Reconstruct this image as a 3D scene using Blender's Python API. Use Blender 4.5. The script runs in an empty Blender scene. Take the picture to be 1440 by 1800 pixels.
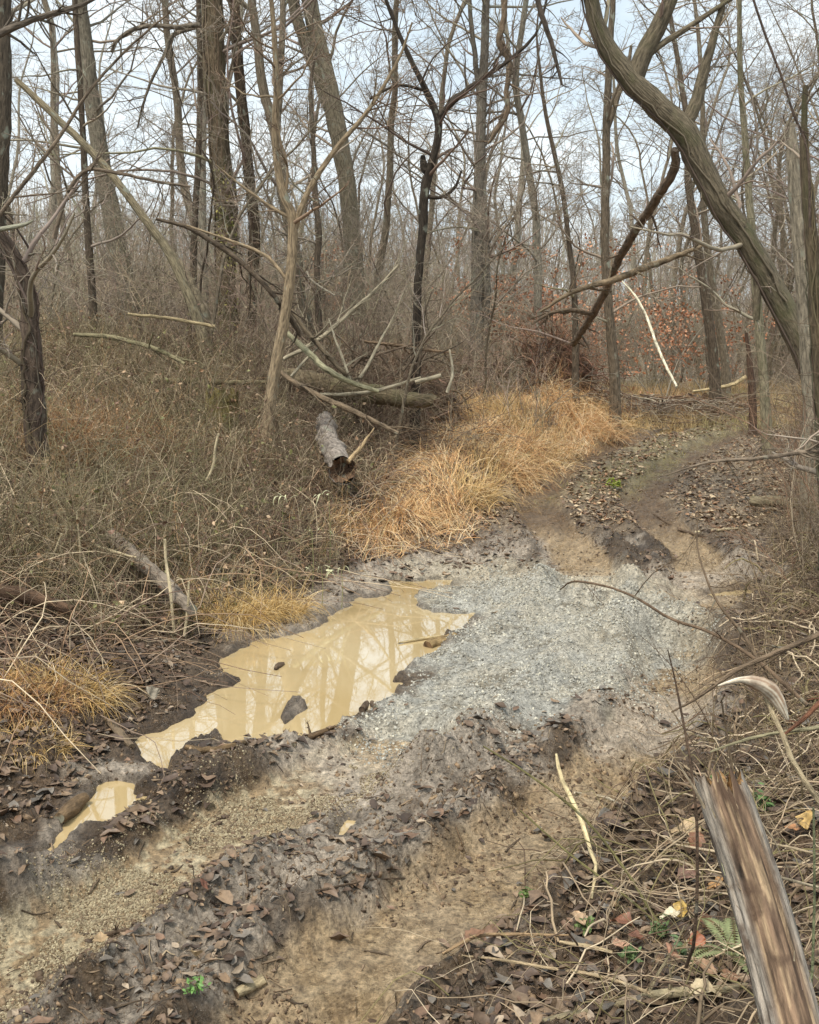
import bpy, math
import numpy as np
from math import radians, sin, cos, pi

# ---------------------------------------------------------------- camera, sky, sun, exposure
SC = bpy.context.scene
COL = SC.collection
CAM_H = 2.4
FPX = 1930.0            # focal length in pixels of the 1440 x 1800 photograph
PITCH = math.atan(360.0 / FPX)
cam_d = bpy.data.cameras.new("camera")
cam = bpy.data.objects.new("camera", cam_d)
COL.objects.link(cam)
cam.location = (0, 0, CAM_H)
cam.rotation_euler = (pi / 2 - PITCH, 0, 0)
cam_d.sensor_fit = 'VERTICAL'
cam_d.sensor_height = 24.0
cam_d.lens = 24.0 * FPX / 1800.0
cam_d.clip_start = 0.05
cam_d.clip_end = 2000
SC.camera = cam

SUN_EL, SUN_AZ = radians(62), radians(215)      # azimuth clockwise from +Y (behind the camera, left)
world = bpy.data.worlds.new("World")
SC.world = world
world.use_nodes = True
wn, wl = world.node_tree.nodes, world.node_tree.links
for n in list(wn): wn.remove(n)
w_out = wn.new('ShaderNodeOutputWorld')
w_bg = wn.new('ShaderNodeBackground'); w_bg.inputs['Strength'].default_value = 0.060
w_sky = wn.new('ShaderNodeTexSky'); w_sky.sky_type = 'NISHITA'; w_sky.sun_disc = False
w_sky.sun_elevation = SUN_EL; w_sky.sun_rotation = SUN_AZ
w_sky.dust_density = 2.0
w_tc = wn.new('ShaderNodeTexCoord')
w_map = wn.new('ShaderNodeMapping'); w_map.inputs['Scale'].default_value = (1.3, 1.3, 5.0)
w_n = wn.new('ShaderNodeTexNoise'); w_n.inputs['Scale'].default_value = 2.2; w_n.inputs['Detail'].default_value = 6
w_n.inputs['Roughness'].default_value = .55
w_r = wn.new('ShaderNodeValToRGB')
w_r.color_ramp.elements[0].position = .38; w_r.color_ramp.elements[0].color = (5.6, 6.55, 7.25, 1)
w_r.color_ramp.elements[1].position = .60; w_r.color_ramp.elements[1].color = (8.2, 8.7, 8.8, 1)
w_mix = wn.new('ShaderNodeMix'); w_mix.data_type = 'RGBA'; w_mix.inputs['Factor'].default_value = .86
wl.new(w_tc.outputs['Generated'], w_map.inputs['Vector'])
wl.new(w_map.outputs['Vector'], w_n.inputs['Vector'])
wl.new(w_n.outputs['Fac'], w_r.inputs['Fac'])
wl.new(w_sky.outputs['Color'], w_mix.inputs['A'])
wl.new(w_r.outputs['Color'], w_mix.inputs['B'])
wl.new(w_mix.outputs['Result'], w_bg.inputs['Color'])
wl.new(w_bg.outputs['Background'], w_out.inputs['Surface'])

sun_d = bpy.data.lights.new("sun", 'SUN'); sun_d.energy = 1.5; sun_d.angle = radians(14)
sun_d.color = (1.0, .93, .82)
sun = bpy.data.objects.new("sun", sun_d); COL.objects.link(sun)
sun.rotation_euler = (pi / 2 - SUN_EL, 0, -SUN_AZ + pi)
sun.location = (0, 0, 30)
SC.view_settings.view_transform = 'Standard'
SC.view_settings.look = 'None'
SC.view_settings.gamma = 1
SC.view_settings.exposure = 1.33
SC.cycles.max_bounces = 6
SC.cycles.diffuse_bounces = 3
SC.cycles.glossy_bounces = 2
SC.cycles.transparent_max_bounces = 4

# ---------------------------------------------------------------- helpers
def px_dir(px, py):
    px = np.asarray(px, float); py = np.asarray(py, float)
    x = (px - 720) / FPX; v = -(py - 900) / FPX
    cp, sp = cos(PITCH), sin(PITCH)
    return np.stack([x, cp + sp * v, -sp + cp * v], -1)

def WP(px, py, Y):
    """world point seen in the photograph at (px,py) standing Y metres ahead"""
    d = px_dir(px, py); Y = np.asarray(Y, float)
    return np.array([0, 0, CAM_H]) + d * (Y / d[..., 1])[..., None]

def WG(px, py, z=0.0):
    """point of the level z seen at (px,py)"""
    d = px_dir(px, py)
    return np.array([0, 0, CAM_H]) + d * ((z - CAM_H) / d[..., 2])[..., None]

def gxy(pts, z=0.0):
    a = np.array(pts, float)
    return WG(a[:, 0], a[:, 1], z)[:, :2]

def gxyz(pts): return np.array([WG(a, b, z)[:2] for a, b, z in pts])

def lin(r, g, b):
    o = []
    for c in (r, g, b):
        c /= 255.0
        o.append(c / 12.92 if c <= .04045 else ((c + .055) / 1.055) ** 2.4)
    return np.array(o)

def h32(ix, iy, iz, seed):
    h = (ix.astype(np.int64) * 374761393 + iy.astype(np.int64) * 668265263 + iz.astype(np.int64) * 2147483647 + seed * 974711) & 0xFFFFFFFF
    h = ((h ^ (h >> 13)) * 1274126177) & 0xFFFFFFFF
    h = (h ^ (h >> 16)) & 0xFFFFFFFF
    h = (h * 2654435761) & 0xFFFFFFFF
    return ((h ^ (h >> 15)) & 0xFFFFFF) / float(0xFFFFFF)

def vn2(x, y, seed=0):
    ix, iy = np.floor(x), np.floor(y); fx, fy = x - ix, y - iy
    fx = fx * fx * (3 - 2 * fx); fy = fy * fy * (3 - 2 * fy)
    z = np.zeros_like(ix)
    a = h32(ix, iy, z, seed); b = h32(ix + 1, iy, z, seed); c = h32(ix, iy + 1, z, seed); d = h32(ix + 1, iy + 1, z, seed)
    return (a * (1 - fx) + b * fx) * (1 - fy) + (c * (1 - fx) + d * fx) * fy

def vn3(x, y, z, seed=0):
    iz = np.floor(z); fz = z - iz; fz = fz * fz * (3 - 2 * fz)
    ix, iy = np.floor(x), np.floor(y); fx, fy = x - ix, y - iy
    fx = fx * fx * (3 - 2 * fx); fy = fy * fy * (3 - 2 * fy)
    r = []
    for k in (0, 1):
        a = h32(ix, iy, iz + k, seed); b = h32(ix + 1, iy, iz + k, seed); c = h32(ix, iy + 1, iz + k, seed); d = h32(ix + 1, iy + 1, iz + k, seed)
        r.append((a * (1 - fx) + b * fx) * (1 - fy) + (c * (1 - fx) + d * fx) * fy)
    return r[0] * (1 - fz) + r[1] * fz

def fbm(x, y, s, oct=4, seed=0, gain=.5):
    t = 0; a = 1; n = 0
    for k in range(oct):
        # turn each octave so that the lattice does not show
        ca, sa = cos(.6 + 1.3 * k), sin(.6 + 1.3 * k)
        t = t + a * vn2((x * ca - y * sa) * s + 17.3 * k, (x * sa + y * ca) * s - 9.1 * k, seed + k); n += a; a *= gain; s *= 2.03
    return t / n

def sst(e0, e1, x):
    t = np.clip((x - e0) / (e1 - e0), 0, 1); return t * t * (3 - 2 * t)

def dist_poly(x, y, pts, closed=False):
    """distance to a polyline and the sign inside (closed) - vectorised"""
    best = np.full(x.shape, 1e9); inside = np.zeros(x.shape, bool)
    n = len(pts); m = n if closed else n - 1
    for i in range(m):
        ax, ay = pts[i]; bx, by = pts[(i + 1) % n]
        dx, dy = bx - ax, by - ay; L = dx * dx + dy * dy + 1e-12
        t = np.clip(((x - ax) * dx + (y - ay) * dy) / L, 0, 1)
        d = (x - ax - t * dx) ** 2 + (y - ay - t * dy) ** 2
        best = np.minimum(best, d)
        if closed and ay != by:
            c = ((ay > y) != (by > y)) & (x < (bx - ax) * (y - ay) / (by - ay) + ax)
            inside ^= c
    best = np.sqrt(best)
    return np.where(inside, best, -best) if closed else best

def along_path(x, y, pts):
    best = np.full(x.shape, 1e9); S = np.zeros(x.shape); Lt = np.zeros(x.shape); acc = 0
    for i in range(len(pts) - 1):
        ax, ay = pts[i]; dx, dy = pts[i + 1] - pts[i]; L = math.hypot(dx, dy)
        t = np.clip(((x - ax) * dx + (y - ay) * dy) / (L * L), 0, 1); ex, ey = x - ax - t * dx, y - ay - t * dy; d = ex * ex + ey * ey
        m = d < best; best = np.where(m, d, best); S = np.where(m, acc + t * L, S); Lt = np.where(m, (ex * dy - ey * dx) / L, Lt); acc += L
    return np.sqrt(best), S, Lt

def lerp(a, b, t): return a * (1 - t[..., None]) + b * t[..., None]

def tag(o, label=None, cat=None, group=None, kind=None):
    if label: o['label'] = label
    if cat: o['category'] = cat
    if group: o['group'] = group
    if kind: o['kind'] = kind
    return o

def empty(name, loc, label=None, cat=None, group=None):
    o = bpy.data.objects.new(name, None); COL.objects.link(o)
    o.location = [float(c) for c in loc]; o.empty_display_size = .3
    return tag(o, label, cat, group)

class Geo:
    """collects vertices, faces, colours and bark coordinates; build() links them as ONE mesh object"""
    def __init__(s): s.V = []; s.Q = []; s.T = []; s.C = []; s.B = []; s.n = 0; s.QM = []; s.TM = []
    def add(s, V, Q=None, T=None, col=(.2, .2, .2), bk=None, mat=0):
        V = np.asarray(V, float).reshape(-1, 3); m = len(V)
        if Q is not None and len(Q): Q = np.asarray(Q).reshape(-1, 4); s.Q.append(Q + s.n); s.QM.append(np.full(len(Q), mat))
        if T is not None and len(T): T = np.asarray(T).reshape(-1, 3); s.T.append(T + s.n); s.TM.append(np.full(len(T), mat))
        c = np.asarray(col, float)
        if c.ndim == 1: c = np.tile(c, (m, 1))
        s.V.append(V); s.C.append(c); s.B.append(V if bk is None else np.asarray(bk, float).reshape(-1, 3)); s.n += m
        return s
    def build(s, name, mats, parent=None, origin=(0, 0, 0), smooth=True, loc=None):
        V = np.concatenate(s.V) - np.asarray(origin, float)
        C = np.concatenate(s.C); B = np.concatenate(s.B)
        Q = np.concatenate(s.Q) if s.Q else np.zeros((0, 4), int); T = np.concatenate(s.T) if s.T else np.zeros((0, 3), int)
        me = bpy.data.meshes.new(name)
        me.vertices.add(len(V)); me.vertices.foreach_set('co', V.astype(np.float32).ravel())
        loops = np.concatenate([Q.ravel(), T.ravel()]).astype(np.int32)
        me.loops.add(len(loops)); me.loops.foreach_set('vertex_index', loops)
        st = np.concatenate([np.arange(len(Q)) * 4, len(Q) * 4 + np.arange(len(T)) * 3]).astype(np.int32)
        me.polygons.add(len(st)); me.polygons.foreach_set('loop_start', st)
        if not isinstance(mats, (list, tuple)): mats = [mats]
        for m in mats: me.materials.append(m)
        mi = np.concatenate((s.QM or [np.zeros(0)]) + (s.TM or [])) if (s.QM or s.TM) else np.zeros(0)
        if len(mi) == len(st) and mi.max() > 0: me.polygons.foreach_set('material_index', mi.astype(np.int32))
        me.polygons.foreach_set('use_smooth', np.full(len(st), smooth))
        a = me.attributes.new('col', 'FLOAT_COLOR', 'POINT')
        a.data.foreach_set('color', np.concatenate([C, np.ones((len(C), 1))], 1).astype(np.float32).ravel())
        b = me.attributes.new('bk', 'FLOAT_VECTOR', 'POINT')
        b.data.foreach_set('vector', B.astype(np.float32).ravel())
        me.update(calc_edges=True)
        o = bpy.data.objects.new(name, me); COL.objects.link(o)
        if parent is not None: o.parent = parent
        elif loc is not None: o.location = [float(c) for c in loc]
        return o

def nrm(v): return v / (np.linalg.norm(v, axis=-1, keepdims=True) + 1e-12)

def tube_geo(g, P, R, sides=3, col=(.2, .18, .15), mat=0, rough=0, rseed=0, rfreq=3.0, vfreq=2.0, cap=False, capcol=None):
    """tubes through P (N,n,3) with radii R (N,n)"""
    P = np.asarray(P, float); R = np.asarray(R, float)
    if P.ndim == 2: P = P[None]; R = R[None]
    N, n, _ = P.shape
    if N == 0: return
    T = nrm(np.gradient(P, axis=1))
    mT = nrm(T.mean(1))
    ref = np.where(np.abs(mT[:, 2:3]) < .8, np.array([[0, 0, 1.]]), np.array([[1., 0, 0]]))[:, None, :]
    U = nrm(np.cross(T, ref)); W = np.cross(T, U)
    a = np.arange(sides) * 2 * pi / sides
    ca, sa = np.cos(a)[None, None, :, None], np.sin(a)[None, None, :, None]
    seg = np.concatenate([np.zeros((N, 1)), np.cumsum(np.linalg.norm(np.diff(P, axis=1), axis=2), 1)], 1)
    RR = np.repeat(R[:, :, None], sides, 2)
    if rough:
        cx = np.cos(a)[None, None, :] * rfreq + np.arange(N)[:, None, None] * 7.7; cy = np.sin(a)[None, None, :] * rfreq + 31
        vz = seg[:, :, None] * vfreq + 0 * RR
        nz = vn3(cx + 0 * RR, cy + 0 * RR, vz, rseed) * .65 + vn3((cx + 0 * RR) * 2.3, (cy + 0 * RR) * 2.3, vz * 2.1, rseed + 5) * .35
        RR = RR * (1 + rough * (nz - .5) * 2)
    V = P[:, :, None, :] + RR[..., None] * (ca * U[:, :, None, :] + sa * W[:, :, None, :])
    r0 = R[:, :1, None]
    off = (np.arange(N) * 3.17)[:, None, None]
    bk = np.stack([np.cos(a)[None, None, :] * r0 + 0 * RR + off, np.sin(a)[None, None, :] * r0 + 0 * RR, seg[:, :, None] + 0 * RR], -1)
    base = (np.arange(N) * n * sides)[:, None, None]; i = np.arange(n - 1)[None, :, None]; j = np.arange(sides)[None, None, :]; j2 = (j + 1) % sides
    Q = np.stack([base + i * sides + j, base + i * sides + j2, base + (i + 1) * sides + j2, base + (i + 1) * sides + j], -1)
    c = np.asarray(col, float)
    if c.ndim == 2 and len(c) == N: c = np.repeat(c, n * sides, 0)
    g.add(V.reshape(-1, 3), Q.reshape(-1, 4), None, c, bk.reshape(-1, 3), mat)
    if cap:
        for e, idx in ((0, 0), (n - 1, n - 1)):
            ring = V[:, idx]
            for q in range(N):
                ctr = ring[q].mean(0)
                vv = np.concatenate([ring[q], ctr[None]]); k = np.arange(sides)
                tt = np.stack([k, (k + 1) % sides, np.full(sides, sides)], 1)
                g.add(vv, None, tt, capcol if capcol is not None else (col if np.ndim(col) == 1 else col[q]), vv, mat)

def smooth_path(pts, rad, n):
    """Catmull-Rom through pts (k,3) -> n points"""
    pts = np.asarray(pts, float); rad = np.asarray(rad, float); k = len(pts)
    d = np.concatenate([[0], np.cumsum(np.linalg.norm(np.diff(pts, axis=0), axis=1))])
    t = np.linspace(0, d[-1], n); seg = np.clip(np.searchsorted(d, t, side='right') - 1, 0, k - 2)
    u = ((t - d[seg]) / (d[seg + 1] - d[seg] + 1e-9))[:, None]
    A = np.concatenate([pts[:1] * 2 - pts[1:2], pts, pts[-1:] * 2 - pts[-2:-1]])
    p0, p1, p2, p3 = A[seg], A[seg + 1], A[seg + 2], A[seg + 3]
    P = .5 * ((2 * p1) + (-p0 + p2) * u + (2 * p0 - 5 * p1 + 4 * p2 - p3) * u ** 2 + (-p0 + 3 * p1 - 3 * p2 + p3) * u ** 3)
    return P, np.interp(t, d, rad)

def spawn(rng, P, R, k, t0, t1, L, ang, n=4, rr=.5, wob=.2, up=0., rmin=.003, absL=False, flat=0., rmax=9.):
    """k children on every parent line"""
    N, m, _ = P.shape
    idx = np.repeat(np.arange(N), k); M = len(idx)
    t = rng.uniform(t0, t1, M) * (m - 1); i = np.minimum(t.astype(int), m - 2); f = (t - i)[:, None]
    p = P[idx, i] * (1 - f) + P[idx, i + 1] * f
    T = nrm(P[idx, i + 1] - P[idx, i]); r = R[idx, i] * (1 - f[:, 0]) + R[idx, i + 1] * f[:, 0]
    rv = nrm(rng.normal(size=(M, 3)) * np.array([1, 1, 1 - flat])); perp = nrm(np.cross(T, np.cross(rv, T)))
    a = np.radians(rng.normal(ang, 14, M))[:, None]
    d = nrm(np.cos(a) * T + np.sin(a) * perp)
    plen = np.linalg.norm(np.diff(P, axis=1), axis=2).sum(1)[idx]
    LL = (L if absL else L * plen) * rng.uniform(.45, 1.25, M) * (1.15 - .55 * t / (m - 1))
    out = np.empty((M, n, 3)); out[:, 0] = p
    for j in range(1, n):
        d = nrm(d + rng.normal(size=(M, 3)) * wob + np.array([0, 0, up])); out[:, j] = out[:, j - 1] + d * (LL / (n - 1))[:, None]
    r0 = np.clip(np.minimum(r * rr, r * .95), rmin, rmax)
    taper = np.linspace(1, .3, n)[None]
    return out, np.maximum(r0[:, None] * taper, rmin * .6)

def vary(rng, base, N, v=.18, hue=.06):
    b = np.asarray(base, float)
    return np.clip(b[None] * (1 + rng.normal(0, v, (N, 1))) * (1 + rng.normal(0, hue, (N, 3))), .005, .9)

def rotmats(rng, N, tilt=None):
    yaw = rng.uniform(0, 2 * pi, N); c, s = np.cos(yaw), np.sin(yaw); z = np.zeros(N); o = np.ones(N)
    Rz = np.stack([np.stack([c, -s, z], -1), np.stack([s, c, z], -1), np.stack([z, z, o], -1)], 1)
    if tilt is None: q = nrm(rng.normal(size=(N, 4)))
    else:
        ax = nrm(np.stack([rng.normal(size=N), rng.normal(size=N), rng.normal(size=N) * .2], -1)); th = rng.normal(0, tilt, N) / 2
        q = np.concatenate([np.cos(th)[:, None], ax * np.sin(th)[:, None]], 1)
    w, x, y, zz = q.T
    M = np.stack([np.stack([1 - 2 * (y * y + zz * zz), 2 * (x * y - zz * w), 2 * (x * zz + y * w)], -1),
                  np.stack([2 * (x * y + zz * w), 1 - 2 * (x * x + zz * zz), 2 * (y * zz - x * w)], -1),
                  np.stack([2 * (x * zz - y * w), 2 * (y * zz + x * w), 1 - 2 * (x * x + y * y)], -1)], 1)
    return M @ Rz

def scatter(g, tv, tq, tt, pos, M, S, col, mat=0):
    """merge copies of a small template into g"""
    tv = np.asarray(tv, float); N = len(pos); k = tv.shape[-2]
    S = np.asarray(S, float)
    if S.ndim == 1: S = S[:, None]
    loc = (tv[None] if tv.ndim == 2 else tv) * S[:, None, :]
    V = np.einsum('nij,nkj->nki', M, loc) + pos[:, None, :]
    b = (np.arange(N) * k)[:, None, None]
    Q = (np.asarray(tq)[None] + b).reshape(-1, 4) if tq is not None else None
    T = (np.asarray(tt)[None] + b).reshape(-1, 3) if tt is not None else None
    g.add(V.reshape(-1, 3), Q, T, np.repeat(col, k, 0), None, mat)

# ---------------------------------------------------------------- materials
def mat(name, rough=.85, scale=(1, 1, 1), nscale=20., lo=.6, hi=1.35, bump=.3, bdist=.01, coord='bk', spec=.3, det=6,
        spots=None, spot_scale=6., spot_th=(.58, .66), rvar=0., moss=None):
    m = bpy.data.materials.new(name); m.use_nodes = True
    N, L = m.node_tree.nodes, m.node_tree.links
    bs = N['Principled BSDF']; bs.inputs['Roughness'].default_value = rough
    bs.inputs['Specular IOR Level'].default_value = spec
    at = N.new('ShaderNodeAttribute'); at.attribute_name = 'col'
    bk = N.new('ShaderNodeAttribute'); bk.attribute_name = 'bk'
    mp = N.new('ShaderNodeMapping'); mp.inputs['Scale'].default_value = scale
    nz = N.new('ShaderNodeTexNoise'); nz.inputs['Scale'].default_value = nscale; nz.inputs['Detail'].default_value = det
    nz.inputs['Roughness'].default_value = .65
    L.new(bk.outputs['Vector'], mp.inputs['Vector']); L.new(mp.outputs['Vector'], nz.inputs['Vector'])
    mr = N.new('ShaderNodeMapRange'); mr.inputs['From Min'].default_value = .3; mr.inputs['From Max'].default_value = .7
    mr.inputs['To Min'].default_value = lo; mr.inputs['To Max'].default_value = hi
    L.new(nz.outputs['Fac'], mr.inputs['Value'])
    mx = N.new('ShaderNodeVectorMath'); mx.operation = 'SCALE'
    L.new(at.outputs['Color'], mx.inputs[0]); L.new(mr.outputs['Result'], mx.inputs['Scale'])
    cur = mx.outputs['Vector']
    for sp, ss, th in ((spots, spot_scale, spot_th), (moss, 2.3, (.5, .68))):
        if sp is None: continue
        n2 = N.new('ShaderNodeTexNoise'); n2.inputs['Scale'].default_value = ss; n2.inputs['Detail'].default_value = 5
        L.new(bk.outputs['Vector'], n2.inputs['Vector'])
        m2 = N.new('ShaderNodeMapRange'); m2.inputs['From Min'].default_value = th[0]; m2.inputs['From Max'].default_value = th[1]
        L.new(n2.outputs['Fac'], m2.inputs['Value'])
        mm = N.new('ShaderNodeMix'); mm.data_type = 'RGBA'; mm.inputs['B'].default_value = (*sp, 1)
        L.new(m2.outputs['Result'], mm.inputs['Factor']); L.new(cur, mm.inputs['A']); cur = mm.outputs['Result']
    L.new(cur, bs.inputs['Base Color'])
    if rvar:
        m3 = N.new('ShaderNodeMapRange'); m3.inputs['From Min'].default_value = .35; m3.inputs['From Max'].default_value = .65
        m3.inputs['To Min'].default_value = max(.05, rough - rvar); m3.inputs['To Max'].default_value = min(1, rough + rvar)
        L.new(nz.outputs['Fac'], m3.inputs['Value']); L.new(m3.outputs['Result'], bs.inputs['Roughness'])
    if bump:
        bp = N.new('ShaderNodeBump'); bp.inputs['Strength'].default_value = bump; bp.inputs['Distance'].default_value = bdist
        L.new(nz.outputs['Fac'], bp.inputs['Height']); L.new(bp.outputs['Normal'], bs.inputs['Normal'])
    return m

M_BARK = mat('bark', scale=(1, 1, .3), nscale=30, lo=.3, hi=1.75, bump=1., bdist=.04, spots=tuple(lin(150, 152, 135)), spot_scale=5, spot_th=(.6, .7))
M_MOSSY = mat('mossy_bark', scale=(1, 1, .3), nscale=30, lo=.3, hi=1.75, bump=1., bdist=.04, moss=(.12, .115, .055))
M_TWIG = mat('twig', rough=.8, nscale=9, lo=.75, hi=1.25, bump=0)
M_WOOD = mat('weathered_wood', rough=.85, scale=(1, 1, .12), nscale=110, lo=.22, hi=1.75, bump=1., bdist=.008, spots=(.10, .062, .04), spot_scale=22, spot_th=(.52, .66))
M_LEAF = mat('leaf', rough=.5, nscale=40, lo=.6, hi=1.35, bump=.2, spec=.4)
M_GRASS = mat('straw', rough=.7, nscale=14, lo=.8, hi=1.2, bump=0)
M_STONE = mat('stone', rough=.75, nscale=60, lo=.7, hi=1.3, bump=.2)
M_MUD = mat('mud', rough=.55, nscale=45, lo=.55, hi=1.45, bump=.8, bdist=.01, rvar=.2, det=8)

# ---------------------------------------------------------------- terrain
puddle_px = [(252,1332),(262,1300),(290,1280),(352,1262),(372,1240),(418,1192),(400,1178),(384,1172),(408,1138),(480,1124),(560,1098),(606,1068),(640,1050),(690,1046),(700,1026),(812,1022),(806,1034),(745,1040),(735,1052),(748,1076),(790,1082),(826,1084),(815,1095),(796,1108),(772,1124),(738,1150),(718,1180),(706,1192),(716,1208),(700,1226),(646,1240),(638,1252),(560,1280),(515,1300),(470,1308),(415,1312),(345,1310),(318,1332),(280,1352),(254,1350)]
isle_px = [(498,1240),(510,1226),(535,1226),(542,1246),(520,1262),(500,1276),(490,1262)]
small_px = [(78,1510),(95,1482),(118,1452),(122,1438),(160,1400),(185,1388),(252,1382),(238,1402),(205,1432),(160,1458),(128,1470),(98,1500)]
tiny_px = [(598,1452),(610,1438),(632,1442),(625,1452),(612,1470),(598,1476)]
far_px = [(1150,760),(1165,752),(1200,745),(1240,738),(1250,742),(1215,752),(1175,764),(1155,768)]
right_px = [(1255,1043),(1300,1036),(1345,1036),(1352,1044),(1310,1050),(1262,1052)]
WATER = [('puddle', gxy(puddle_px)), ('small', gxy(small_px)), ('tiny', gxy(tiny_px)), ('far', gxy(far_px)), ('right', gxy(right_px))]
ISLE = gxy(isle_px)
LEFT_EDGE = np.concatenate([gxy([(-900,2100),(-250,1560),(60,1452),(190,1352),(320,1200),(385,1128),(520,1052),(640,1002),(760,955),(900,872),(1010,812),(1110,762),(1150,735)]),
                            np.array([[5.6, 27], [4.5, 34], [9, 60], [20, 120], [-300, 120], [-300, -30]])])
RIGHT_EDGE = np.concatenate([gxy([(640,2100),(790,1790),(870,1640),(990,1480),(1110,1400),(1210,1320),(1262,1200),(1290,1080),(1340,960),(1440,860)]), np.array([[30, 16], [300, 10], [300, -30], [0, -30]])])
MOUND = gxyz([(640,960,.1),(760,945,.1),(900,862,.1),(1010,800,.1),(1130,752,.1),(1112,722,.3),(1010,700,.6),(900,684,.85),(800,688,.9),(710,755,.8),(645,850,.5)])
STRAW = gxyz([(630,985,.1),(760,950,.1),(900,865,.1),(1010,802,.1),(1145,750,.1),(1125,715,.3),(1010,692,.6),(900,676,.85),(790,685,.9),(700,750,.8),(655,830,.6),(612,910,.35)])
GRAVEL = gxy([(640,1300),(600,1285),(640,1256),(700,1228),(722,1200),(712,1185),(738,1152),(790,1118),(850,1088),(745,1074),(735,1050),(800,1036),(880,1018),(1000,1030),(1090,1040),(1180,1080),(1205,1120),(1200,1165),(1110,1200),(1105,1250),(980,1290),(860,1310),(720,1330)])
CREAM = gxy([(700,1040),(690,1015),(850,1000),(960,1020),(1060,1020),(1170,1060),(1240,1090),(1235,1150),(1190,1160),(1080,1075),(960,1075),(840,1045)])
RUTS = [   # polyline, half width, depth
    (gxy([(-150,1840),(0,1730),(200,1610),(380,1480),(560,1385),(700,1325)]), .27, .085),
    (gxy([(480,1900),(600,1740),(740,1640),(860,1540),(960,1460),(1060,1380),(1150,1290),(1195,1200),(1180,1130)]), .29, .125),
    (gxy([(1035,1045),(1015,985),(965,935),(938,890),(975,835),(1060,795),(1150,765),(1260,742),(1400,728)]), .30, .05),
    (gxy([(1245,1080),(1230,1000),(1160,930),(1125,880),(1180,825),(1270,775),(1400,745)]), .28, .045),
    (gxy([(700,1330),(800,1240),(900,1150),(1000,1090),(1035,1045)]), .28, .03),
]
PALE_BANDS = [(gxy([(640,1405),(612,1450),(590,1510),(560,1590)]), .20), (gxy([(470,1120),(560,1080),(650,1020),(760,1000),(900,985)]), .28), (gxy([(240,1370),(160,1370),(60,1560)]), .12),
    (gxy([(1080,1300),(1200,1240),(1250,1290),(1290,1340)]), .30), (gxy([(1180,1040),(1260,1020),(1350,1000)]), .35), (gxy([(500,1330),(640,1380),(760,1360),(880,1330)]), .22), (gxy([(940,950),(965,1000),(985,1040)]), .10)]
RIDGES = [  # clod berms: polyline, width, height
    (gxy([(-60,1660),(70,1530),(200,1460),(330,1390),(430,1350)]), .13, .10),
    (gxy([(60,1760),(250,1630),(420,1520),(560,1450)]), .10, .05),
    (gxy([(470,1830),(600,1640),(700,1560),(860,1450),(960,1380),(1090,1300),(1120,1220)]), .13, .10),
    (gxy([(700,1340),(830,1300),(960,1270),(1090,1265)]), .14, .06),
    (gxy([(1150,1370),(1220,1290),(1240,1200)]), .12, .12),
    (gxy([(255,1330),(200,1290),(330,1190)]), .15, .04),
]
LV = {'puddle': 0.0, 'small': -.01, 'tiny': -.005, 'far': 0.0, 'right': 0.0}

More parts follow.
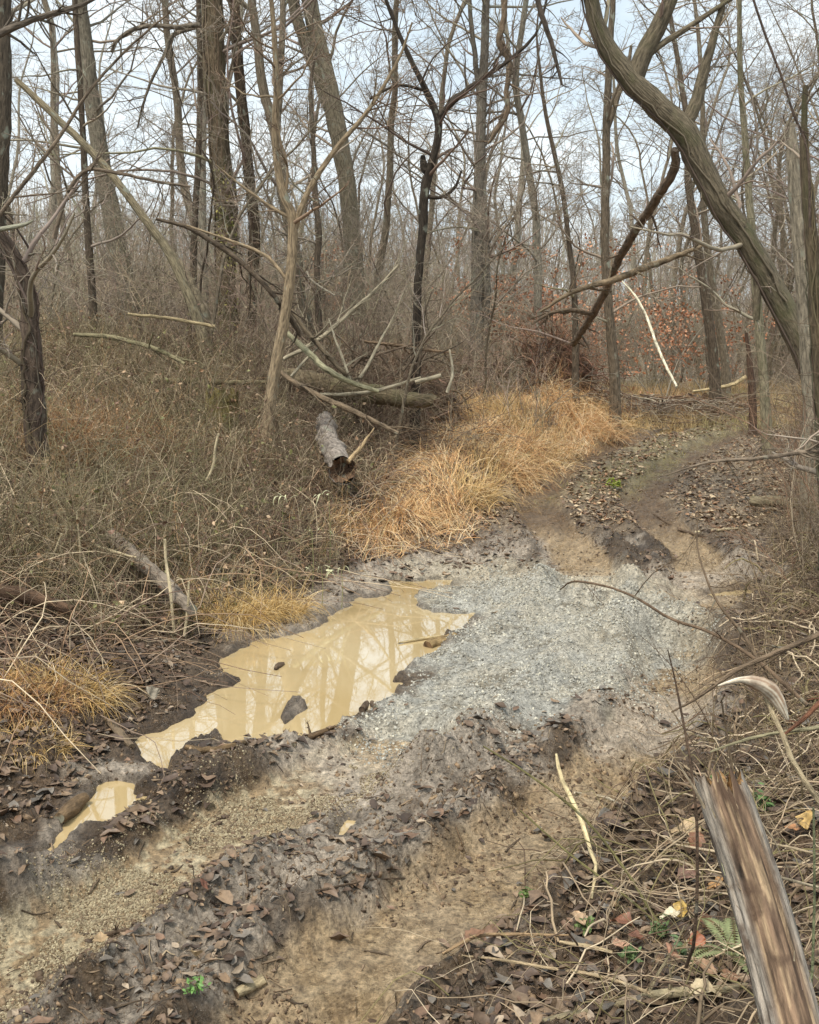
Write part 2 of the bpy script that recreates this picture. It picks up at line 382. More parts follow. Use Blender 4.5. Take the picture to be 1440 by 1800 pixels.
def H(x, y, detail=True, want=False):
    x = np.asarray(x, float); y = np.asarray(y, float)
    wx = x + (fbm(x, y, .8, 2, 11) - .5) * .5; wy = y + (fbm(x, y, .8, 2, 12) - .5) * .5
    dl = dist_poly(wx, wy, LEFT_EDGE, True); dr = dist_poly(wx, wy, RIGHT_EDGE, True)
    z = .06 + 1.30 * sst(0, 7.2, dl) + .16 * sst(0, 1.2, dl) + .10 * sst(0, .4, dr) + .62 * sst(0, 3.2, dr) * sst(14, 7, y) + .12 * sst(.0, 4, dr)
    dm = dist_poly(x, y, MOUND, True); z += .52 * sst(-.2, 1.6, dm)
    z += .35 * sst(26, 50, y) * sst(0, 3, -dl)
    z += (fbm(x, y, .5, 3, 1) - .5) * .25 * sst(.3, 2.5, dl)
    # hills
    far = sst(55, 150, y)
    z += far * (7 * sst(60, -30, x + .12 * y) + 2.5) * (1 + .4 * (fbm(x, y, .02, 3, 3) - .5))
    near = sst(40, 20, y)
    open_ = 1 - sst(.1, 1., dl)
    if not detail: return z
    rut = np.zeros_like(z); rm = []
    for pts, w, dp in RUTS:
        d, S, Lt = along_path(wx * .25 + x * .75, wy * .25 + y * .75, pts); k = 1 - sst(w * .55, w * 1.2, d)
        tr = np.sin(S * 62 + np.abs(Lt) * 26 + 2 * fbm(x, y, 1.1, 2, 23)) * (np.sin(Lt * 44) * .5 + .5)
        rut -= k * (dp * 1.15 + .030 * tr * sst(.35, .6, fbm(x, y, 1.4, 2, 24)))
        rm.append(k); rut += (.075 + .07 * (fbm(x, y, 3, 2, 25) - .5)) * np.exp(-((d - w * 1.35) / .10) ** 2) * (1 - .6 * sst(11, 13, y))
    for pts, w, hh in RIDGES:
        d = dist_poly(wx * .5 + x * .5, wy * .5 + y * .5, pts)
        rut += hh * np.exp(-(d / w) ** 2) * (.3 + 1.1 * fbm(x, y, 5, 3, 21))
    dg = dist_poly(wx * .4 + x * .6, wy * .4 + y * .6, GRAVEL, True); gm = sst(-.18, .12, dg + (fbm(x, y, 6, 3, 31) - .5) * .5)
    rut += .045 * sst(0, .8, dg)
    ju = 1.0 - .65 * gm
    rutk = np.maximum.reduce(rm)
    amp = near * ju * (1 - .6 * rutk) * (1 - .5 * sst(11, 13, y))
    c1 = fbm(x, y, 3.2, 3, 41) - .5
    c2 = 1 - np.abs(2 * fbm(x, y, 10, 3, 43) - 1) * 2.2          # ridged clods
    c3 = fbm(x, y, 30, 3, 45) - .5
    c4 = fbm(x, y, 62, 2, 49) - .5; c5 = 1 - np.abs(2 * fbm(x, y, 24, 2, 48) - 1) * 2.4
    rough_ = sst(.32, .56, fbm(x, y, 1.7, 3, 47))
    z2 = amp * (.09 * c1 + .034 * c2 * rough_ + .036 * c3 + .016 * c5 * (.35 + .65 * rough_) + .016 * c4)
    wet = np.full(z.shape, -9.0)
    for nm, pg in WATER:
        xx = x + (fbm(x, y, 4, 3, 51) - .5) * (.26 if nm != 'tiny' else .05); yy = y + (fbm(x, y, 4, 3, 52) - .5) * (.4 if nm != 'tiny' else .05)
        d = dist_poly(xx, yy, pg, True)
        if nm == 'puddle': d = np.minimum(d, -dist_poly(x, y, ISLE, True))
        wet = np.maximum(wet, d)
    tot = z + rut + z2
    # shore: level at the waterline, the rest of the relief comes back with distance
    shore = sst(-.55, 0, wet)
    tot = tot * (1 - shore) + (.012 + np.maximum(z2, -.006) * .55 + .03 * sst(.4, .9, fbm(x, y, 9, 3, 55)) ) * shore * sst(.02, -.03, wet) + shore * (1 - sst(.02, -.03, wet)) * (-.05)
    tot = np.where(wet > 0.02, np.minimum(tot, -.035), tot)
    dry_low = (wet < -.02) & (tot < .012) & (dl < .3) & (dr < .3)
    tot = np.where((wet < -.02) & (wet > -1.2), np.maximum(tot, .010 + .02 * c3), tot)
    if not want: return tot
    return tot, dict(dl=dl, dr=dr, gm=gm, dg=dg, rut=rm, wet=wet, c2=c2)

def Hs(x, y): return H(x, y, False)
# ---------------------------------------------------------------- the ground sheet
def build_ground():
    r = [1.2]
    while r[-1] < 34: r.append(r[-1] + max(.014, r[-1] ** 2 / 1500.))
    near = np.array(r); far = np.geomspace(34.6, 420, 90); back = np.linspace(-40, 1.0, 24)
    ys = np.concatenate([back, near, far])
    s = np.concatenate([-np.geomspace(60, 1.06, 22), np.linspace(-1, 1, 780), np.geomspace(1.06, 60, 22)])
    hw = np.maximum(.43 * np.abs(ys) + .9, 1.2)
    hw = np.minimum(hw, 70)
    X = s[None] * hw[:, None]; Y = np.repeat(ys[:, None], len(s), 1)
    sh = X.shape; x, y = X.ravel(), Y.ravel()
    z, k = H(x, y, True, True)
    dl, dr, gm, dg, wet, rut = k['dl'], k['dr'], k['gm'], k['dg'], k['wet'], k['rut']
    n1, n2, n3, n4 = fbm(x, y, 1.3, 3, 61), fbm(x, y, 5, 4, 62), fbm(x, y, 22, 3, 63), fbm(x, y, .5, 2, 64)
    C_mud, C_dark, C_tan, C_pink, C_grav, C_cream = lin(102, 86, 68), lin(64, 53, 43), lin(184, 158, 122), lin(190, 176, 158), lin(180, 177, 166), lin(200, 188, 164)
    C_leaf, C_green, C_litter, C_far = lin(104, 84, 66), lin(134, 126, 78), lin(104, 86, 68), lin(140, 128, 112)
    c = np.tile(C_mud, (len(x), 1))
    c = lerp(c, C_dark, sst(.42, .62, n1 * .5 + n2 * .5) * .85)
    c = lerp(c, C_pink, sst(.5, .63, n4 * .3 + n1 * .3 + n2 * .4) * .7 * sst(26, 9, y))
    c = lerp(c, lerp(np.tile(lin(158, 140, 116), (len(x), 1)), lin(116, 100, 80), sst(.42, .6, n2)), sst(10.5, 12, y) * .9)
    # tyre ruts are bare tan clay
    for q, f in zip(rut, (.95, .8, .65, .5, .3)):
        far_ = sst(10.5, 12.5, y)[:, None]; tone_ = C_tan * (1 - far_) + lin(104, 82, 59) * far_
        c = lerp(c, lerp(tone_, lin(196, 182, 150), sst(.42, .58, n3) * (.85 if f > .9 else .15 * (1 - far_[:, 0]))), sst(.15, .7, q + (n2 - .5) * .5) * max(f, .8))
    for q, w in PALE_BANDS: c = lerp(c, C_pink, sst(w * 1.3, w * .3, dist_poly(x, y, q) + (n2 - .5) * w * 2.2) * .8)
    # mossy hump between the far tracks
    hump = dist_poly(x, y, gxy([(1010, 900), (1080, 850), (1170, 790), (1330, 735)]))
    c = lerp(c, C_green, sst(.7, .2, hump + (n2 - .5) * .8) * .5 * sst(12.5, 15, y))
    verge = sst(20, 27, y) * sst(-9, -1, -dl)
    c = lerp(c, C_green, sst(.4, .6, n2) * .3 * sst(20, 25, y))
    # splashed grey silt shore and the gravel
    shore = sst(-.9, -.05, wet) * sst(-.9, .6, dg + .3) 
    c = lerp(c, C_pink, shore * .75 * sst(.3, .55, n2))
    dc = dist_poly(x, y, CREAM, True)
    c = lerp(c, C_cream, sst(-.35, .15, dc + (n2 - .5) * .8) * .85)
    gg = sst(-.12, .14, dg + (n2 - .5) * .55)
    c = lerp(c, lerp(np.tile(C_grav, (len(x), 1)), C_cream, sst(.44, .6, n1 * .5 + n2 * .5) * .5), gg)
    c = lerp(c, lin(138, 126, 104), gg * sst(.6, .7, fbm(x, y, 7, 3, 66)) * .6)
    c = lerp(c, C_dark * 1.15, sst(-.13, -.02, wet + (n2 - .5) * .16) * .55 * (1 - gg))
    # banks under the brush
    lf = sst(-.15, .5, dl + (n2 - .5) * .6); c = lerp(c, C_litter, lf * .95)
    rf = sst(-.15, .4, dr + (n2 - .5) * .6); c = lerp(c, C_litter, rf * .9)
    ds = dist_poly(x, y, STRAW, True); c = lerp(c, lin(160, 132, 92), sst(-.1, .4, ds) * .8)
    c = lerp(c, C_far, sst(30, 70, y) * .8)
    n5 = fbm(x, y, 45, 3, 67); c *= 1.08 * (.25 + .75 * n3 + .75 * n5)[:, None]
    wetk = sst(.35, .65, n1 * .5 + n2 * .5) * (1 - gm * .8)
    Nr, Nc = sh
    i = np.arange(Nr - 1)[:, None] * Nc + np.arange(Nc - 1)[None]
    Q = np.stack([i, i + 1, i + Nc + 1, i + Nc], -1).reshape(-1, 4)
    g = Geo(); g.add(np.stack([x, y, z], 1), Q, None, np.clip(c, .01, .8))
    m = bpy.data.materials.new('ground'); m.use_nodes = True
    N, L = m.node_tree.nodes, m.node_tree.links; bs = N['Principled BSDF']
    at = N.new('ShaderNodeAttribute'); at.attribute_name = 'col'
    tc = N.new('ShaderNodeNewGeometry')
    n_a = N.new('ShaderNodeTexNoise'); n_a.inputs['Scale'].default_value = 48; n_a.inputs['Detail'].default_value = 9; n_a.inputs['Roughness'].default_value = .7
    n_b = N.new('ShaderNodeTexNoise'); n_b.inputs['Scale'].default_value = 5; n_b.inputs['Detail'].default_value = 6
    L.new(tc.outputs['Position'], n_a.inputs['Vector']); L.new(tc.outputs['Position'], n_b.inputs['Vector'])
    mr = N.new('ShaderNodeMapRange'); mr.inputs['From Min'].default_value = .32; mr.inputs['From Max'].default_value = .68; mr.inputs['To Min'].default_value = .35; mr.inputs['To Max'].default_value = 1.55
    L.new(n_a.outputs['Fac'], mr.inputs['Value'])
    sc = N.new('ShaderNodeVectorMath'); sc.operation = 'SCALE'; L.new(at.outputs['Color'], sc.inputs[0]); L.new(mr.outputs['Result'], sc.inputs['Scale'])
    L.new(sc.outputs['Vector'], bs.inputs['Base Color'])
    rr = N.new('ShaderNodeMapRange'); rr.inputs['From Min'].default_value = .42; rr.inputs['From Max'].default_value = .62; rr.inputs['To Min'].default_value = .13; rr.inputs['To Max'].default_value = .8
    L.new(n_b.outputs['Fac'], rr.inputs['Value']); L.new(rr.outputs['Result'], bs.inputs['Roughness']); bs.inputs['Specular IOR Level'].default_value = .55
    bp = N.new('ShaderNodeBump'); bp.inputs['Strength'].default_value = 1.0; bp.inputs['Distance'].default_value = .045
    L.new(n_a.outputs['Fac'], bp.inputs['Height']); L.new(bp.outputs['Normal'], bs.inputs['Normal'])
    o = g.build('ground', m); tag(o, kind='structure')

def build_water():
    m = bpy.data.materials.new('muddy_water'); m.use_nodes = True
    N, L = m.node_tree.nodes, m.node_tree.links; bs = N['Principled BSDF']
    tc = N.new('ShaderNodeNewGeometry'); nz = N.new('ShaderNodeTexNoise'); nz.inputs['Scale'].default_value = .9; nz.inputs['Detail'].default_value = 3
    L.new(tc.outputs['Position'], nz.inputs['Vector'])
    cr = N.new('ShaderNodeValToRGB'); cr.color_ramp.elements[0].position = .35; cr.color_ramp.elements[0].color = (*lin(184, 160, 114), 1)
    cr.color_ramp.elements[1].position = .65; cr.color_ramp.elements[1].color = (*lin(198, 177, 136), 1)
    L.new(nz.outputs['Fac'], cr.inputs['Fac']); L.new(cr.outputs['Color'], bs.inputs['Base Color'])
    bs.inputs['Roughness'].default_value = .015; bs.inputs['IOR'].default_value = 1.55; bs.inputs['Coat Weight'].default_value = 1.0; bs.inputs['Coat Roughness'].default_value = .015; bs.inputs['Coat IOR'].default_value = 1.85
    n2 = N.new('ShaderNodeTexNoise'); n2.inputs['Scale'].default_value = 5; L.new(tc.outputs['Position'], n2.inputs['Vector'])
    bp = N.new('ShaderNodeBump'); bp.inputs['Strength'].default_value = .05; bp.inputs['Distance'].default_value = .01
    L.new(n2.outputs['Fac'], bp.inputs['Height']); L.new(bp.outputs['Normal'], bs.inputs['Normal'])
    for wi, (nm, pg) in enumerate(WATER):
        st = .06; mg = .34
        gx = np.arange(pg[:, 0].min() - mg, pg[:, 0].max() + mg, st); gy = np.arange(pg[:, 1].min() - mg, pg[:, 1].max() + mg, st)
        X, Y = np.meshgrid(gx, gy); d = dist_poly(X.ravel(), Y.ravel(), pg, True).reshape(X.shape)
        nc = len(gx); i = np.arange(len(gy) - 1)[:, None] * nc + np.arange(nc - 1)[None]
        ok = d[:-1, :-1] > -.17
        i = i[ok]; Q = np.stack([i, i + 1, i + nc + 1, i + nc], -1)
        used = np.unique(Q); rm = np.full(X.size, -1); rm[used] = np.arange(len(used))
        V = np.stack([X.ravel(), Y.ravel(), np.full(X.size, -.004 * wi)], 1)[used]
        g = Geo(); g.add(V, rm[Q], None, (.4, .3, .15)); o = g.build('water', m); tag(o, kind='structure')

build_ground()
build_water()
# ---------------------------------------------------------------- trees
C_BARK = lin(124, 112, 94); C_DARKB = lin(96, 84, 70); C_GREYB = lin(146, 138, 122); C_PALE = lin(176, 168, 148); C_TWIG = lin(140, 128, 112); C_TWIGD = lin(98, 86, 74)

def path_px(pts, Y):
    """traced trunk: (px,py,width px[,Y]) -> world points and real radii"""
    P, R = [], []
    for q in pts:
        yy = q[3] if len(q) > 3 else Y
        p = WP(q[0], q[1], yy); P.append(p)
        R.append(max(.002, q[2] * .5 * yy / FPX))
    return np.array(P), np.array(R)

def crown_levels(rng, P, R, lv, g, col, rmin, sides=(6, 4, 3, 3), pts=(9, 6, 4, 4), up=.03):
    """lv: list of (k, t0, t1, L, angle, absL)"""
    cur = (P[None] if P.ndim == 2 else P, R[None] if R.ndim == 1 else R)
    for q, (k, t0, t1, L, a, ab) in enumerate(lv):
        cur = spawn(rng, *cur, k, t0, t1, L, a, n=pts[q], rr=(.42, .6, .65, .7)[q], wob=(.15, .18, .2, .2)[q], up=(up, .02, .0, .0)[q], rmin=rmin * (1 + .25 * (len(lv) - 1 - q)), absL=ab, flat=.3, rmax=(.03, .012, .007, .005)[q])
        tube_geo(g, *cur, sides=sides[q], col=vary(rng, col, len(cur[0]), .2, .04), rough=0)
    return cur

def hero_tree(name, label, cat, pts, Y, seed, col=C_BARK, twig=C_TWIG, m=None, top=None, lv=None, group=None, ground=True, rough=.14, limbs=(), sides=16,
              rmin=.0035, flare=1.35, parts=('trunk', 'crown'), vine=0):
    rng = np.random.default_rng(seed)
    P, R = path_px(pts, Y); R = R * (.68 if vine else .82 if R.max() > .12 else .92)
    # order bottom -> top
    if P[0, 2] > P[-1, 2]: P, R = P[::-1], R[::-1]
    if ground:
        b = P[0].copy(); d = nrm(P[0] - P[1]); zb = float(Hs(b[0], b[1])) - .12
        if b[2] > zb + .02:
            q = b.copy(); q[:2] += d[:2] * (b[2] - zb) * .35; q[2] = zb
            P = np.concatenate([q[None], P]); R = np.concatenate([[R[0] * flare], R])
    if top:   # height that the traced part still rises above the frame
        d = nrm(P[-1] - P[-2]); d = nrm(d * .6 + np.array([0, 0, .4])); n = 4
        for j in range(n):
            d = nrm(d + rng.normal(size=3) * .12 + np.array([0, 0, .08]))
            P = np.concatenate([P, (P[-1] + d * top / n)[None]]); R = np.concatenate([R, [R[-1] * (.72 if j < n - 1 else .3)]])
    L = np.linalg.norm(np.diff(P, axis=0), axis=1).sum()
    n = int(min(90, max(12, L / .14)))
    base = P[0].copy()
    PP, RR = smooth_path(P, R, n)
    jit = np.cumsum(rng.normal(size=(n, 3)), 0); jit -= np.linspace(0, 1, n)[:, None] * jit[-1]
    PP = PP + jit * RR.mean() * .05
    e = empty(name, base, label, cat, group)
    g = Geo(); tube_geo(g, PP, RR, sides=sides, col=col, rough=rough, rseed=seed, rfreq=2.6, vfreq=8)
    mm = m or M_BARK
    g.build(parts[0], mm, e, base)
    if vine:
        gv = Geo(); k = vine; t = np.linspace(0, 1, 40); lo_ = rng.uniform(0, .3, k); hi_ = rng.uniform(.6, 1, k)
        u = lo_[:, None] + (hi_ - lo_)[:, None] * t[None]; f = u * (n - 1); i0 = np.minimum(f.astype(int), n - 2); w = (f - i0)[..., None]
        ctr = PP[i0] * (1 - w) + PP[i0 + 1] * w; rad = RR[i0] * (1 - w[..., 0]) + RR[i0 + 1] * w[..., 0]
        Tn = nrm(PP[i0 + 1] - PP[i0]); Un = nrm(np.cross(Tn, np.array([0, 1., .1]))); Wn = np.cross(Tn, Un)
        an = rng.uniform(0, 2 * pi, k)[:, None] + np.cumsum(rng.normal(0, .16, (k, 40)), 1); vr = rng.uniform(.006, .018, k)[:, None] * np.linspace(1, .5, 40)[None]
        V_ = ctr + (rad * 1.0 + vr * .5 + np.abs(rng.normal(0, .008, (k, 40))))[..., None] * (np.cos(an)[..., None] * Un + np.sin(an)[..., None] * Wn)
        tube_geo(gv, V_, vr, 5, vary(rng, col * .9, k, .25)); 
        hr = spawn(rng, V_, vr, 26, 0, 1, .28, 75, n=4, rr=.4, wob=.3, rmin=rmin * .9, absL=True); tube_geo(gv, *hr, 3, vary(rng, col, len(hr[0]), .2)); gv.build('vine', M_TWIG, e, base)
    extra = []
    for lb in limbs:   # traced limbs (pts, Y)
        p, r = path_px(lb, Y)
        ln = np.linalg.norm(np.diff(p, axis=0), axis=1).sum()
        p, r = smooth_path(p, r, int(max(8, ln / .15)))
        wob = np.cumsum(rng.normal(size=p.shape), 0) * r.mean() * .12; p[1:] += wob[1:]
        gl = Geo(); tube_geo(gl, p, r, sides=10 if r.max() > .03 else 6, col=col * rng.uniform(.85, 1.15), rough=rough * .7, rseed=seed + 3)
        gl.build('limb', mm, e, base); extra.append((p, r))
    if lv:
        gc = Geo(); crown_levels(rng, PP, RR, lv, gc, twig, rmin)
        for p, r in extra:
            ln = np.linalg.norm(np.diff(p, axis=0), axis=1).sum()
            crown_levels(rng, p, r, [(max(3, int(ln * 3)), .1, 1, .35, 50, False), (4, .1, 1, .6, 50, False), (4, .1, 1, .6, 45, False)], gc, twig, rmin, sides=(4, 3, 3), pts=(6, 4, 4))
        gc.build(parts[1], M_TWIG, e, base)
    return e

# crown recipes: k, t0, t1, length (m), angle, absolute
def CR(k=22, t0=.25, L=3.0, k2=6, k3=4, k4=3, a=62):
    k = int(k * .75)
    return [(k, t0, 1, L, a, True), (k2, .1, 1, .5, 50, False), (k3, .1, 1, .5, 48, False)] + ([(k4, .1, 1, .55, 45, False)] if k4 else [])

vt = hero_tree('vine_clad_tree', 'thick straight trunk covered in dried vines and ivy, tallest left of centre', 'tree',
    [(368,-30,46),(371,60,48),(374,150,50),(383,280,46),(392,400,44),(397,500,48),(404,640,56)], 20, 101, col=lin(112, 98, 78), m=M_MOSSY, top=8, lv=CR(30, .15, 3.4), sides=24, rough=.2, vine=12)
def ivy(tree, N=1500):
    rng = np.random.default_rng(5); tr = [c for c in tree.children if c.name.startswith('trunk')][0]; me = tr.data; co = np.empty(len(me.vertices) * 3, np.float32); me.vertices.foreach_get('co', co); co = co.reshape(-1, 3)
    lo = co[(co[:, 2] > .3) & (co[:, 2] < 4.2)]; p = lo[rng.integers(0, len(lo), N)] + rng.normal(0, .04, (N, 3)); p[:, 1] -= .03; keep = fbm(p[:, 0] * 3, p[:, 2], 1.6, 3, 5) > .5; p = p[keep]; N = len(p); g = Geo()
    lv_ = np.array([[0, -1, 0], [.7, 0, .1], [0, 1, 0], [-.7, 0, .1]]); scatter(g, lv_, [[0, 1, 2, 3]], None, p, rotmats(rng, N), rng.uniform(.018, .035, N), np.array([lin(150, 148, 84), lin(176, 168, 96), lin(112, 112, 66)])[rng.integers(0, 3, N)] * rng.uniform(.7, 1.2, (N, 1)))
    g.build('ivy', M_TWIG, tr, (0, 0, 0))
ivy(vt)
hero_tree('forest_tree', 'grey leaning trunk tapering upward between the leaning dead snag and the left edge', 'tree',
    [(138,-40,26),(150,60,28),(165,180,32),(182,300,36),(203,410,40),(222,520,44),(240,640,50)], 23, 102, col=lin(120, 112, 96), top=8, lv=CR(24, .2, 3.2), rough=.1)
hero_tree('forest_tree', 'dark reddish trunk cropped by the left edge of the photo', 'tree',
    [(3,-30,42),(4,120,38),(-2,300,36),(-10,480,38),(-18,640,44)], 14, 103, col=lin(90, 80, 67), top=7, lv=CR(18, .2, 2.6))
hero_tree('shaggy_barked_tree', 'curved dark trunk with shaggy peeling bark at the left edge', 'tree',
    [(-60,380,34),(-20,395,36),(18,440,38),(40,490,40),(50,550,44),(56,640,52)], 10, 104, col=lin(96, 82, 70), rough=.28, sides=22, lv=CR(7, .4, 1.5, 5, 4, 4), flare=1.2, vine=5)
hero_tree('leaning_snag', 'pale yellowish dead trunk leaning left to right against the grey trunk', 'dead tree',
    [(28,140,10),(70,180,12),(115,222,13),(190,300,14),(255,385,15),(300,450,17),(350,570,20)], 17, 105, col=lin(146, 134, 108), rough=.06)
hero_tree('slender_tree', 'thin tree wrapped in dangling dark vine left of the grey leaning trunk', 'tree',
    [(132,-20,9),(140,120,10),(148,260,11),(155,400,13),(163,520,14),(168,640,18)], 18, 106, col=C_DARKB, top=5, lv=CR(22, .15, 1.6, 5, 4, 3), rough=.3)
hero_tree('slender_tree', 'thin dark tree just left of the vine-clad trunk, slightly bowed', 'tree',
    [(350,-20,9),(352,120,10),(349,260,11),(341,400,12),(340,520,13),(348,640,16)], 21, 107, col=C_DARKB, top=5, lv=CR(16, .3, 1.6, 5, 4, 3))
hero_tree('slender_tree', 'grey thin tree hidden half behind the left side of the vine-clad trunk', 'tree',
    [(358,-20,11),(359,160,12),(357,300,13),(358,450,14),(362,640,16)], 24, 108, col=C_GREYB, top=5, lv=CR(14, .3, 1.6, 5, 4, 3))
hero_tree('forest_tree', 'dark trunk immediately right of the vine-clad trunk, rising between vines', 'tree',
    [(413,-30,20),(417,80,21),(427,200,23),(436,300,25),(447,400,27),(443,500,26),(440,640,30)], 21, 109, col=lin(96, 82, 66), top=8, lv=CR(24, .15, 2.6), rough=.2, vine=6)
hero_tree('forest_tree', 'brown curving trunk between the vine-clad trunk and the forked pale sapling', 'tree',
    [(440,-30,16),(452,80,18),(462,160,20),(486,250,22),(497,340,24),(515,430,24),(536,540,26),(545,640,28)], 19, 110, col=C_BARK, top=7, lv=CR(22, .1, 2.6), limbs=([(486,250,14),(492,120,12),(498,-30,9)],))
hero_tree('forked_sapling', 'pale smooth forked sapling leaning in front of the crossed fallen branches', 'tree',
    [(478,30,9),(485,140,11),(483,260,13),(500,350,16),(514,380,18),(512,470,19),(500,560,20),(486,640,22),(474,725,24)], 12.5, 111, col=lin(150, 132, 106), twig=lin(122, 104, 86), top=3, lv=CR(16, .25, 1.3, 5, 4, 3),
    limbs=([(513,420,11),(540,340,10),(590,262,9),(640,200,7),(695,110,5),(720,40,3)], [(512,385,8),(470,360,7),(430,330,5),(380,290,3)], [(510,500,8),(470,450,7),(400,420,5),(330,395,4)]), rough=.06)
hero_tree('twin_stemmed_tree', 'tall grey tree right of centre-left whose two stems join and curve down right', 'tree',
    [(538,-30,32),(556,60,32),(580,150,34),(596,240,36),(611,330,36),(620,420,36),(627,520,38),(630,640,42)], 23, 112, col=lin(128, 118, 98), top=9, lv=CR(26, .2, 3.4), rough=.08,
    limbs=([(596,250,24),(575,180,24),(548,100,22),(520,20,20),(512,-60,18)],))
hero_tree('slender_tree', 'thin crooked dark tree in front of the twin-stemmed grey tree', 'tree',
    [(545,150,7),(550,260,9),(553,340,11),(560,410,12),(557,480,12),(564,640,14)], 18, 113, col=C_DARKB, top=2, lv=CR(18, .1, 1.3, 5, 4, 3))
hero_tree('twisted_tree', 'dark twisted tree with a jagged snag and a long limb reaching up right', 'tree',
    [(695,40,7),(725,110,9),(752,165,12),(771,215,13),(765,265,14),(748,330,17),(744,400,16),(738,470,14),(733,560,16)], 15, 114, col=lin(62, 54, 45), twig=C_TWIGD, top=3, lv=CR(20, .3, 1.6, 5, 4, 4), rough=.35,
    limbs=([(771,205,11),(805,172,10),(845,140,9),(888,112,7),(940,60,5),(960,-10,4)], [(745,345,8),(775,348,6),(800,330,5),(812,300,4)], [(750,300,15),(743,285,13),(744,268,8)], [(752,160,6),(700,150,5),(650,175,4)]))
hero_tree('forest_tree', 'straight grey trunk right of the twisted dark tree, with a thinner stem against it', 'tree',
    [(858,-30,14),(854,80,17),(848,200,20),(843,330,22),(840,450,24),(838,640,30)], 24, 115, col=lin(116, 108, 96), top=9, lv=CR(26, .15, 2.8), limbs=([(852,640,14),(856,480,13),(852,330,12),(845,180,10),(835,60,8),(826,-40,6)],))
hero_tree('slender_tree', 'upright thin tree with a short fork, left of the big leaning tree', 'tree',
    [(1080,-30,9),(1074,80,12),(1068,200,14),(1066,320,15),(1064,450,16),(1070,540,17),(1080,660,20)], 20, 116, col=lin(108, 96, 80), top=6, lv=CR(22, .15, 2.0), limbs=([(1067,230,9),(1085,175,8),(1102,130,6),(1110,80,5)],))
hero_tree('slender_tree', 'slender slanting sapling seen against the sky between straight grey trunk and upright fork', 'tree',
    [(948,110,5),(958,190,7),(972,260,8),(990,340,9),(1000,420,9),(1010,520,11)], 20, 117, col=C_DARKB, top=2, lv=CR(18, .1, 1.5, 5, 4, 3))
# the big leaning tree
hero_tree('leaning_tree', 'big leaning forked tree that arches up left from the right edge of photo', 'tree',
    [(1035,-60,34),(1048,20,38),(1070,75,44),(1110,135,50),(1165,190,60),(1215,245,62),(1255,325,60),(1300,400,58),(1350,490,60),(1400,590,64),(1440,700,70)], 12.5, 118, col=lin(108, 98, 80), m=M_MOSSY, top=4, sides=36, rough=.12, vine=3,
    lv=CR(18, .3, 2.2), rmin=.003,
    limbs=([(1115,140,32),(1135,90,30),(1160,45,28),(1185,-10,24),(1200,-80,20)], [(1200,225,24),(1225,185,22),(1240,130,18),(1258,80,14),(1275,20,10),(1290,-40,7)],
           [(1130,110,10),(1160,80,11),(1200,55,10),(1260,15,8),(1320,-20,6)], [(1290,400,12),(1320,455,14),(1330,500,14),(1330,560,12)]))
hero_tree('forest_tree', 'darker of the paired mid-distance trunks behind the far road bend', 'tree',
    [(1205,200,12),(1210,320,15),(1225,420,18),(1240,520,20),(1256,640,22)], 25, 119, col=C_DARKB, top=9, lv=CR(20, .2, 2.4))
hero_tree('forest_tree', 'thinner of the paired mid-distance trunks, right of the darker one', 'tree',
    [(1235,180,9),(1236,330,11),(1245,450,13),(1258,540,14),(1275,640,16)], 27, 120, col=C_BARK, top=9, lv=CR(20, .2, 2.4))
hero_tree('slender_tree', 'lichen-spotted thin trunk standing on the right verge of the road', 'tree',
    [(1300,120,10),(1310,260,12),(1322,420,15),(1335,560,17),(1344,680,18),(1350,795,22)], 17.5, 121, col=lin(140, 132, 108), top=5, lv=CR(18, .2, 1.8), m=M_MOSSY)
hero_tree('snag', 'rotten broken trunk with a hollow split top beside the lichen-spotted thin trunk', 'dead tree',
    [(1312,585,5),(1318,640,12),(1322,690,14),(1324,740,15)], 20, 122, col=lin(98, 78, 64), rough=.3)
hero_tree('snag', 'tall snapped dark trunk with moss and splintered top at the right edge', 'dead tree',
    [(1416,150,12),(1414,240,17),(1420,330,26),(1428,430,32),(1438,560,36),(1450,700,42),(1458,860,50),(1462,1000,56)], 8, 123, col=lin(104, 92, 72), m=M_MOSSY, rough=.25, sides=26, lv=CR(10, .1, 1.0, 5, 4, 4), rmin=.002, vine=6)
hero_tree('snag', 'pale splintered trunk with jagged top just left of the dark snapped trunk', 'dead tree',
    [(1392,215,8),(1396,260,24),(1402,360,30),(1412,470,32),(1424,600,34),(1432,720,38)], 10.5, 124, col=lin(140, 130, 112), rough=.25, sides=22)

# copies of a few kinds of woodland tree: trunk > crown
def proto(seed, h, r, kind):
    rng = np.random.default_rng(seed)
    n = 26; P = np.zeros((n, 3)); d = nrm(np.array([rng.normal(0, .12), rng.normal(0, .12), 1.]))
    for i in range(1, n):
        d = nrm(d + rng.normal(size=3) * (.09 if kind < 2 else .15) + np.array([0, 0, .03])); P[i] = P[i - 1] + d * h / (n - 1)
    R = r * (1 - .82 * np.linspace(0, 1, n) ** 1.1); R[0] *= 1.3
    g = Geo(); tube_geo(g, P, R, sides=9, col=[C_BARK, C_GREYB, C_DARKB, C_BARK * .8][kind], rough=.12, rseed=seed)
    gc = Geo(); crown_levels(rng, P, R, [(18, .15, 1, .24 if kind < 2 else .28, 55, False), (6, .1, 1, .5, 52, False), (4, .1, 1, .5, 48, False), (3, .1, 1, .6, 45, False)], gc, C_TWIG, .0038, up=.02)
    return g, gc

